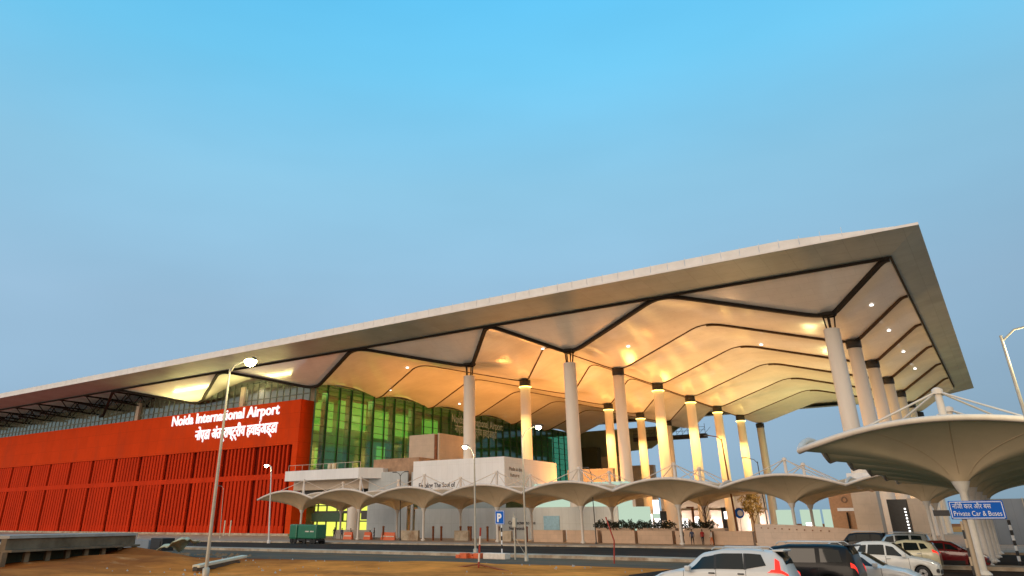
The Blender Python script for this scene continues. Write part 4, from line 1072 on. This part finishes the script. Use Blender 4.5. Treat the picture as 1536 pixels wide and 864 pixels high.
# red and white pole on a tripod of bars
tp = thing('barrier_pole', 'leaning red and white striped pole standing on crossed bars', 'pole', (-26.2, 38.6, 0))
b = MB()
for i in range(5):
    b.cur = (i+1) % 2; a = i/5; c_ = (i+1)/5; b.tube([(-.0+.14*a*1.2, 0, .02+2.25*a), (.14*c_*1.2, 0, .02+2.25*c_)], .055, 8, cap=True)
b.build('striped_pole', [M['polewhite'], M['polered']], tp)
b = MB(); b.tube([(-1.9,-.5,.06),(0,0,.34)], .05, 6); b.tube([(2.3,-.4,.06),(0,0,.34)], .05, 6); b.tube([(.2,1.4,.04),(0,0,.34)], .05, 6); b.build('cross_bar', M['rust'], tp)
b = MB(); b.tube([(-.12,0,0),(0,0,1.4),(-.5,0,2.9)], .05, 8); o = b.build('leaning_rod', M['polered']); o.location = (-23.0, 50.4, 0); tag(o, 'thin dark red rod standing at the roadside before the planters', 'rod')
b = MB(); b.tube([(0,0,0),(0,0,2.4),(-.05,0,3.2)], [.07,.06,.03], 8); b.tube([(0,0,1.5),(1.2,0,0)], .02, 5); b.bbox(-.16,.16,-.1,.1,2.2,2.9,.05); o = b.build('guyed_post', M['galv']); o.location = (-31.8, 51.8, 0); tag(o, 'grey post with a slanting guy wire right of the parking sign', 'post')
b = MB(); b.bbox(-34.4, -32.4, 51.3, 52.1, 0, .42, .05); tag(b.build('kerb_stone', M['polewhite']), 'pale loose kerb stone below the parking sign', 'kerb stone')
b = MB()
for i in range(14):
    x, y, r_ = -35.9+random.uniform(-.9,.9), 51.6+random.uniform(-.4,.4), random.uniform(.12,.3); b.bbox(x-r_, x+r_, y-r_, y+r_, 0, r_*1.3, .04)
o = b.build('rubble', M['orange'], kind='stuff')
# stones strewn over the soil
b = MB()
for i in range(260):
    x = random.uniform(-75, -18); y = random.uniform(26, dirt_edge(x)-.6); r_ = random.uniform(.03, .11)
    b.add([(x-r_,y,.0),(x,y-r_,.02),(x+r_,y,.0),(x,y+r_,.02),(x,y,r_*1.3+.25*0)], [(0,1,4),(1,2,4),(2,3,4),(3,0,4)])
b.build('gravel', M['concrete'], kind='stuff')
b = MB()
for i in range(150):
    x, y, r_ = random.uniform(-84,-52), random.uniform(41,50), random.uniform(.08,.34); y = min(y, dirt_edge(x)+3)
    b.add([(x-r_,y-r_*.6,.0),(x+r_,y-r_*.5,.0),(x+r_*.8,y+r_,.0),(x-r_*.7,y+r_*.8,.0),(x-r_*.4,y,.9*r_),(x+r_*.5,y+.2*r_,.7*r_)], [(0,1,5,4),(1,2,5),(2,3,4,5),(3,0,4)])
b.build('debris', M['concretedark'], kind='stuff')
# suspended work platform at the far edge of the roof
sw = thing('work_platform', 'dark suspended work platform hanging below the far roof edge', 'platform', (-90, 246, 28.5), world=True)
b = MB(); b.box(-102, -77, 245.2, 247.2, 28.0, 29.3); b.build('deck', M['poleblack'], sw)
b = MB()
for i in range(14):
    x = -101.8+1.9*i; b.tube([(x, 245.3, 29.2), (x, 245.3, 32.4)], .07, 5)
    b.tube([(x, 245.3, 29.4), (x+1.9, 245.3, 31.2)], .05, 5)
b.tube([(-102,245.3,30.4),(-77,245.3,30.4)], .06, 5); b.tube([(-102,245.3,31.4),(-77,245.3,31.4)], .06, 5); b.build('railing', M['darksteel'], sw)
# barrels on the balcony
for i, x in enumerate((-111.6, -110.4)):
    b = MB(); b.lathe([(0,12.3),(.42,12.3),(.45,12.9),(.42,13.6),(0,13.62)], 14, x, 111.2); tag(b.build('drum', M['carcream'] if i else M['timber']), ['pale drum on the white balcony', 'yellowish drum on the white balcony, right one'][i], 'drum', 'drums on the balcony')
# motorcycle at the far right
mc = thing('motorcycle', 'dark motorcycle parked at the right beside the sheet fence', 'motorcycle', (.45, 62.5, 0), R(80))
for x in (-.65, .65):
    b = MB(); vs = []
    rows = [[(x+(.28+.06*math.cos(t))*math.cos(a), .06*math.sin(t), .33+(.28+.06*math.cos(t))*math.sin(a)) for a in [2*math.pi*i/20 for i in range(21)]] for t in [2*math.pi*j/8 for j in range(9)]]
    b.grid(rows); b.build('wheel', M['tyre'], mc)
b = MB(); b.bbox(-.35, .3, -.14, .14, .4, .8, .08); b.bbox(-.1, .4, -.16, .16, .8, 1.05, .08); b.bbox(-.85, -.1, -.13, .13, .78, .92, .05); b.build('body', M['poleblack'], mc)
b = MB(); b.tube([(.65,0,.33),(.42,0,1.15)], .035, 6); b.tube([(.4,-.36,1.2),(.4,.36,1.2)], .022, 6); b.bbox(.42,.62,-.12,.12,.95,1.2,.05); b.build('handlebar', M['darksteel'], mc)

# ------------------------------------------------------------------ lamps the place has, and an added wall fill
def area(name, loc, size, power, color, rot=(R(180),0,0), spread=150):
    l = bpy.data.lights.new(name, 'AREA'); l.shape = 'DISK'; l.size = size; l.energy = power; l.color = color; l.spread = R(spread)
    o = bpy.data.objects.new(name, l); COL.objects.link(o); o.location = loc; o.rotation_euler = rot; return o
WARM = (1., .36, .075); YEL = (1., .70, .26)
for x, y, p, c in ((-66, 133, 4600, WARM), (-69, 150, 5200, WARM), (-69, 172, 4800, WARM), (-69, 194, 4200, WARM),
                   (-38, 130, 3600, (1., .55, .24)), (-38, 152, 4400, (1., .58, .24)), (-38, 174, 4800, YEL), (-38, 196, 5200, (1., .84, .34)), (-38, 218, 5200, (.92, .90, .36)),
                   (-100, 132, 4600, WARM), (-100, 156, 5200, WARM), (-100, 180, 4000, WARM),
                   (-20, 140, 1500, (1., .48, .16)), (-20, 170, 1500, (1., .6, .26))):
    area('uplight', (x, y, 2.6), 3., p*(1.05 if c is WARM else .76), c)
# floodlights on top of the red block, washing the eaves
for x in (-140., -165.):
    o = area('eaves_floodlight', (x, 112.4, 27.9), 20., 1500, (1., .86, .30), rot=(R(-160), 0, 0)); o.data.shape = 'RECTANGLE'; o.data.size_y = .4
# rooms behind the green glass
for y, z, p in ((124, 30.5, 620), (138, 30.5, 520), (152, 30.5, 320), (124, 11, 300), (172, 30, 110), (205, 29, 60)):
    area('room_light', (-128, y, z), 6., p, (1., .93, .40), rot=(0,0,0))
for x in (-130, -144, -158, -172): area('clerestory_light', (x, YQ+4, 33), 1.5, 130, (1., .9, .7), rot=(0,0,0))
for x in (-90, -78, -66): area('added_wall_fill', (x, 243.5, .6), 2., 1300, (1., .80, .72), rot=(R(115), 0, 0))  # added lamps without a known source, to brighten the rear lower wall
# working lights under the forecourt canopies
for x, y, p in ((-48, 106, 900), (-36, 106, 1000), (-24, 108, 700), (-62, 107, 500), (-86, 104, 300)):
    area('canopy_downlight', (x, y, 9.), 1.5, p, (1., .72, .45), rot=(0,0,0))

# ------------------------------------------------------------------ sky and sun
w = bpy.data.worlds.new('World'); sc.world = w; w.use_nodes = True
N = w.node_tree.nodes; L = w.node_tree.links; bg = N['Background']
SUN_EL, SUN_AZ = 9., 200.     # low, behind the camera
sky = N.new('ShaderNodeTexSky'); sky.sky_type = 'NISHITA'; sky.sun_disc = False; sky.sun_elevation = R(SUN_EL); sky.sun_rotation = R(SUN_AZ)
sky.air_density = 1.; sky.dust_density = .6; sky.ozone_density = 2.
tc = N.new('ShaderNodeTexCoord'); sx = N.new('ShaderNodeSeparateXYZ'); L.new(tc.outputs['Generated'], sx.inputs[0])
rp = N.new('ShaderNodeValToRGB'); cr = rp.color_ramp
def lin(c): return [((v/255+.055)/1.055)**2.4 if v > 10 else v/255/12.92 for v in c]+[1]
cr.elements[0].position = 0.; cr.elements[0].color = lin((134, 171, 198))
cr.elements[1].position = .85; cr.elements[1].color = lin((70, 178, 240))
for p, c in ((.08, (149, 179, 205)), (.26, (156, 193, 221)), (.42, (145, 204, 235)), (.56, (116, 207, 249)), (.68, (92, 199, 250))):
    e = cr.elements.new(p); e.color = lin(c)
L.new(sx.outputs['Z'], rp.inputs['Fac'])
# the sky darkens slowly towards +x (away from the afterglow)
mr = N.new('ShaderNodeMapRange'); mr.inputs['From Min'].default_value = -.35; mr.inputs['From Max'].default_value = .25
mr.inputs['To Min'].default_value = 1.; mr.inputs['To Max'].default_value = .66; L.new(sx.outputs['X'], mr.inputs['Value'])
mz = N.new('ShaderNodeMapRange'); mz.inputs['From Min'].default_value = .1; mz.inputs['From Max'].default_value = .6; mz.inputs['To Min'].default_value = 1.; mz.inputs['To Max'].default_value = 0.
L.new(sx.outputs['Z'], mz.inputs['Value'])
dk1 = N.new('ShaderNodeMix'); dk1.data_type = 'FLOAT'; dk1.inputs['A'].default_value = 1.; L.new(mz.outputs['Result'], dk1.inputs['Factor']); L.new(mr.outputs['Result'], dk1.inputs['B'])
vm = N.new('ShaderNodeVectorMath'); vm.operation = 'SCALE'; L.new(rp.outputs['Color'], vm.inputs[0]); L.new(dk1.outputs['Result'], vm.inputs['Scale'])
hz = N.new('ShaderNodeTexNoise'); hz.inputs['Scale'].default_value = 2.2; hz.inputs['Detail'].default_value = 3.
hm = N.new('ShaderNodeMapping'); hm.inputs['Scale'].default_value = (1, 1, 3.5); L.new(tc.outputs['Generated'], hm.inputs['Vector']); L.new(hm.outputs['Vector'], hz.inputs['Vector'])
hr = N.new('ShaderNodeMapRange'); hr.inputs['From Min'].default_value = .3; hr.inputs['From Max'].default_value = .7; hr.inputs['To Min'].default_value = .955; hr.inputs['To Max'].default_value = 1.045; L.new(hz.outputs['Fac'], hr.inputs['Value'])
v2 = N.new('ShaderNodeVectorMath'); v2.operation = 'SCALE'; L.new(vm.outputs[0], v2.inputs[0]); L.new(hr.outputs['Result'], v2.inputs['Scale']); vm = v2
vs_ = N.new('ShaderNodeVectorMath'); vs_.operation = 'SCALE'; vs_.inputs['Scale'].default_value = 10.4; L.new(vm.outputs[0], vs_.inputs[0])
mx = N.new('ShaderNodeMix'); mx.data_type = 'RGBA'; mx.inputs['Factor'].default_value = .9
L.new(sky.outputs['Color'], mx.inputs['A']); L.new(vs_.outputs[0], mx.inputs['B'])
dp = N.new('ShaderNodeVectorMath'); dp.operation = 'DOT_PRODUCT'; L.new(tc.outputs['Generated'], dp.inputs[0]); dp.inputs[1].default_value = (.36, -.93, 0.)
ga = N.new('ShaderNodeMapRange'); ga.interpolation_type = 'SMOOTHSTEP'; ga.inputs['From Min'].default_value = .05; ga.inputs['From Max'].default_value = .75; L.new(dp.outputs['Value'], ga.inputs['Value'])
gm = N.new('ShaderNodeMix'); gm.data_type = 'RGBA'; gm.inputs['B'].default_value = (9.6, 7.7, 5.9, 1); L.new(ga.outputs['Result'], gm.inputs['Factor']); L.new(mx.outputs['Result'], gm.inputs['A'])
L.new(gm.outputs['Result'], bg.inputs['Color']); bg.inputs['Strength'].default_value = .10

sl = bpy.data.lights.new('Sun', 'SUN'); sl.energy = 1.3; sl.angle = R(40); sl.color = (1., .80, .62)
so = bpy.data.objects.new('Sun', sl); COL.objects.link(so)
az = R(SUN_AZ); d = Vector((math.sin(az)*math.cos(R(SUN_EL)), math.cos(az)*math.cos(R(SUN_EL)), math.sin(R(SUN_EL))))
so.rotation_euler = d.to_track_quat('Z', 'Y').to_euler()

# ------------------------------------------------------------------ camera
cam = bpy.data.cameras.new('Camera'); co = bpy.data.objects.new('Camera', cam); COL.objects.link(co); sc.camera = co
cam.sensor_width = 36.; cam.lens = 1085./1536*36; cam.shift_x = (768-700)/1536; cam.shift_y = -(432-305)/1536
cam.clip_start = .1; cam.clip_end = 8000.
co.location = (0, 0, 2.5)
co.rotation_euler = (R(90)+math.atan2(480, 1085), 0, R(35.))

vs = sc.view_settings; vs.view_transform = 'Standard'; vs.look = 'None'; vs.exposure = 0.; vs.gamma = 1.; vs.use_curve_mapping = False
sc.cycles.use_denoising = True; sc.cycles.max_bounces = 8; sc.cycles.transparent_max_bounces = 12; sc.cycles.sample_clamp_indirect = 6.
for o in bpy.data.objects:
    if '_world' in o: del o['_world']
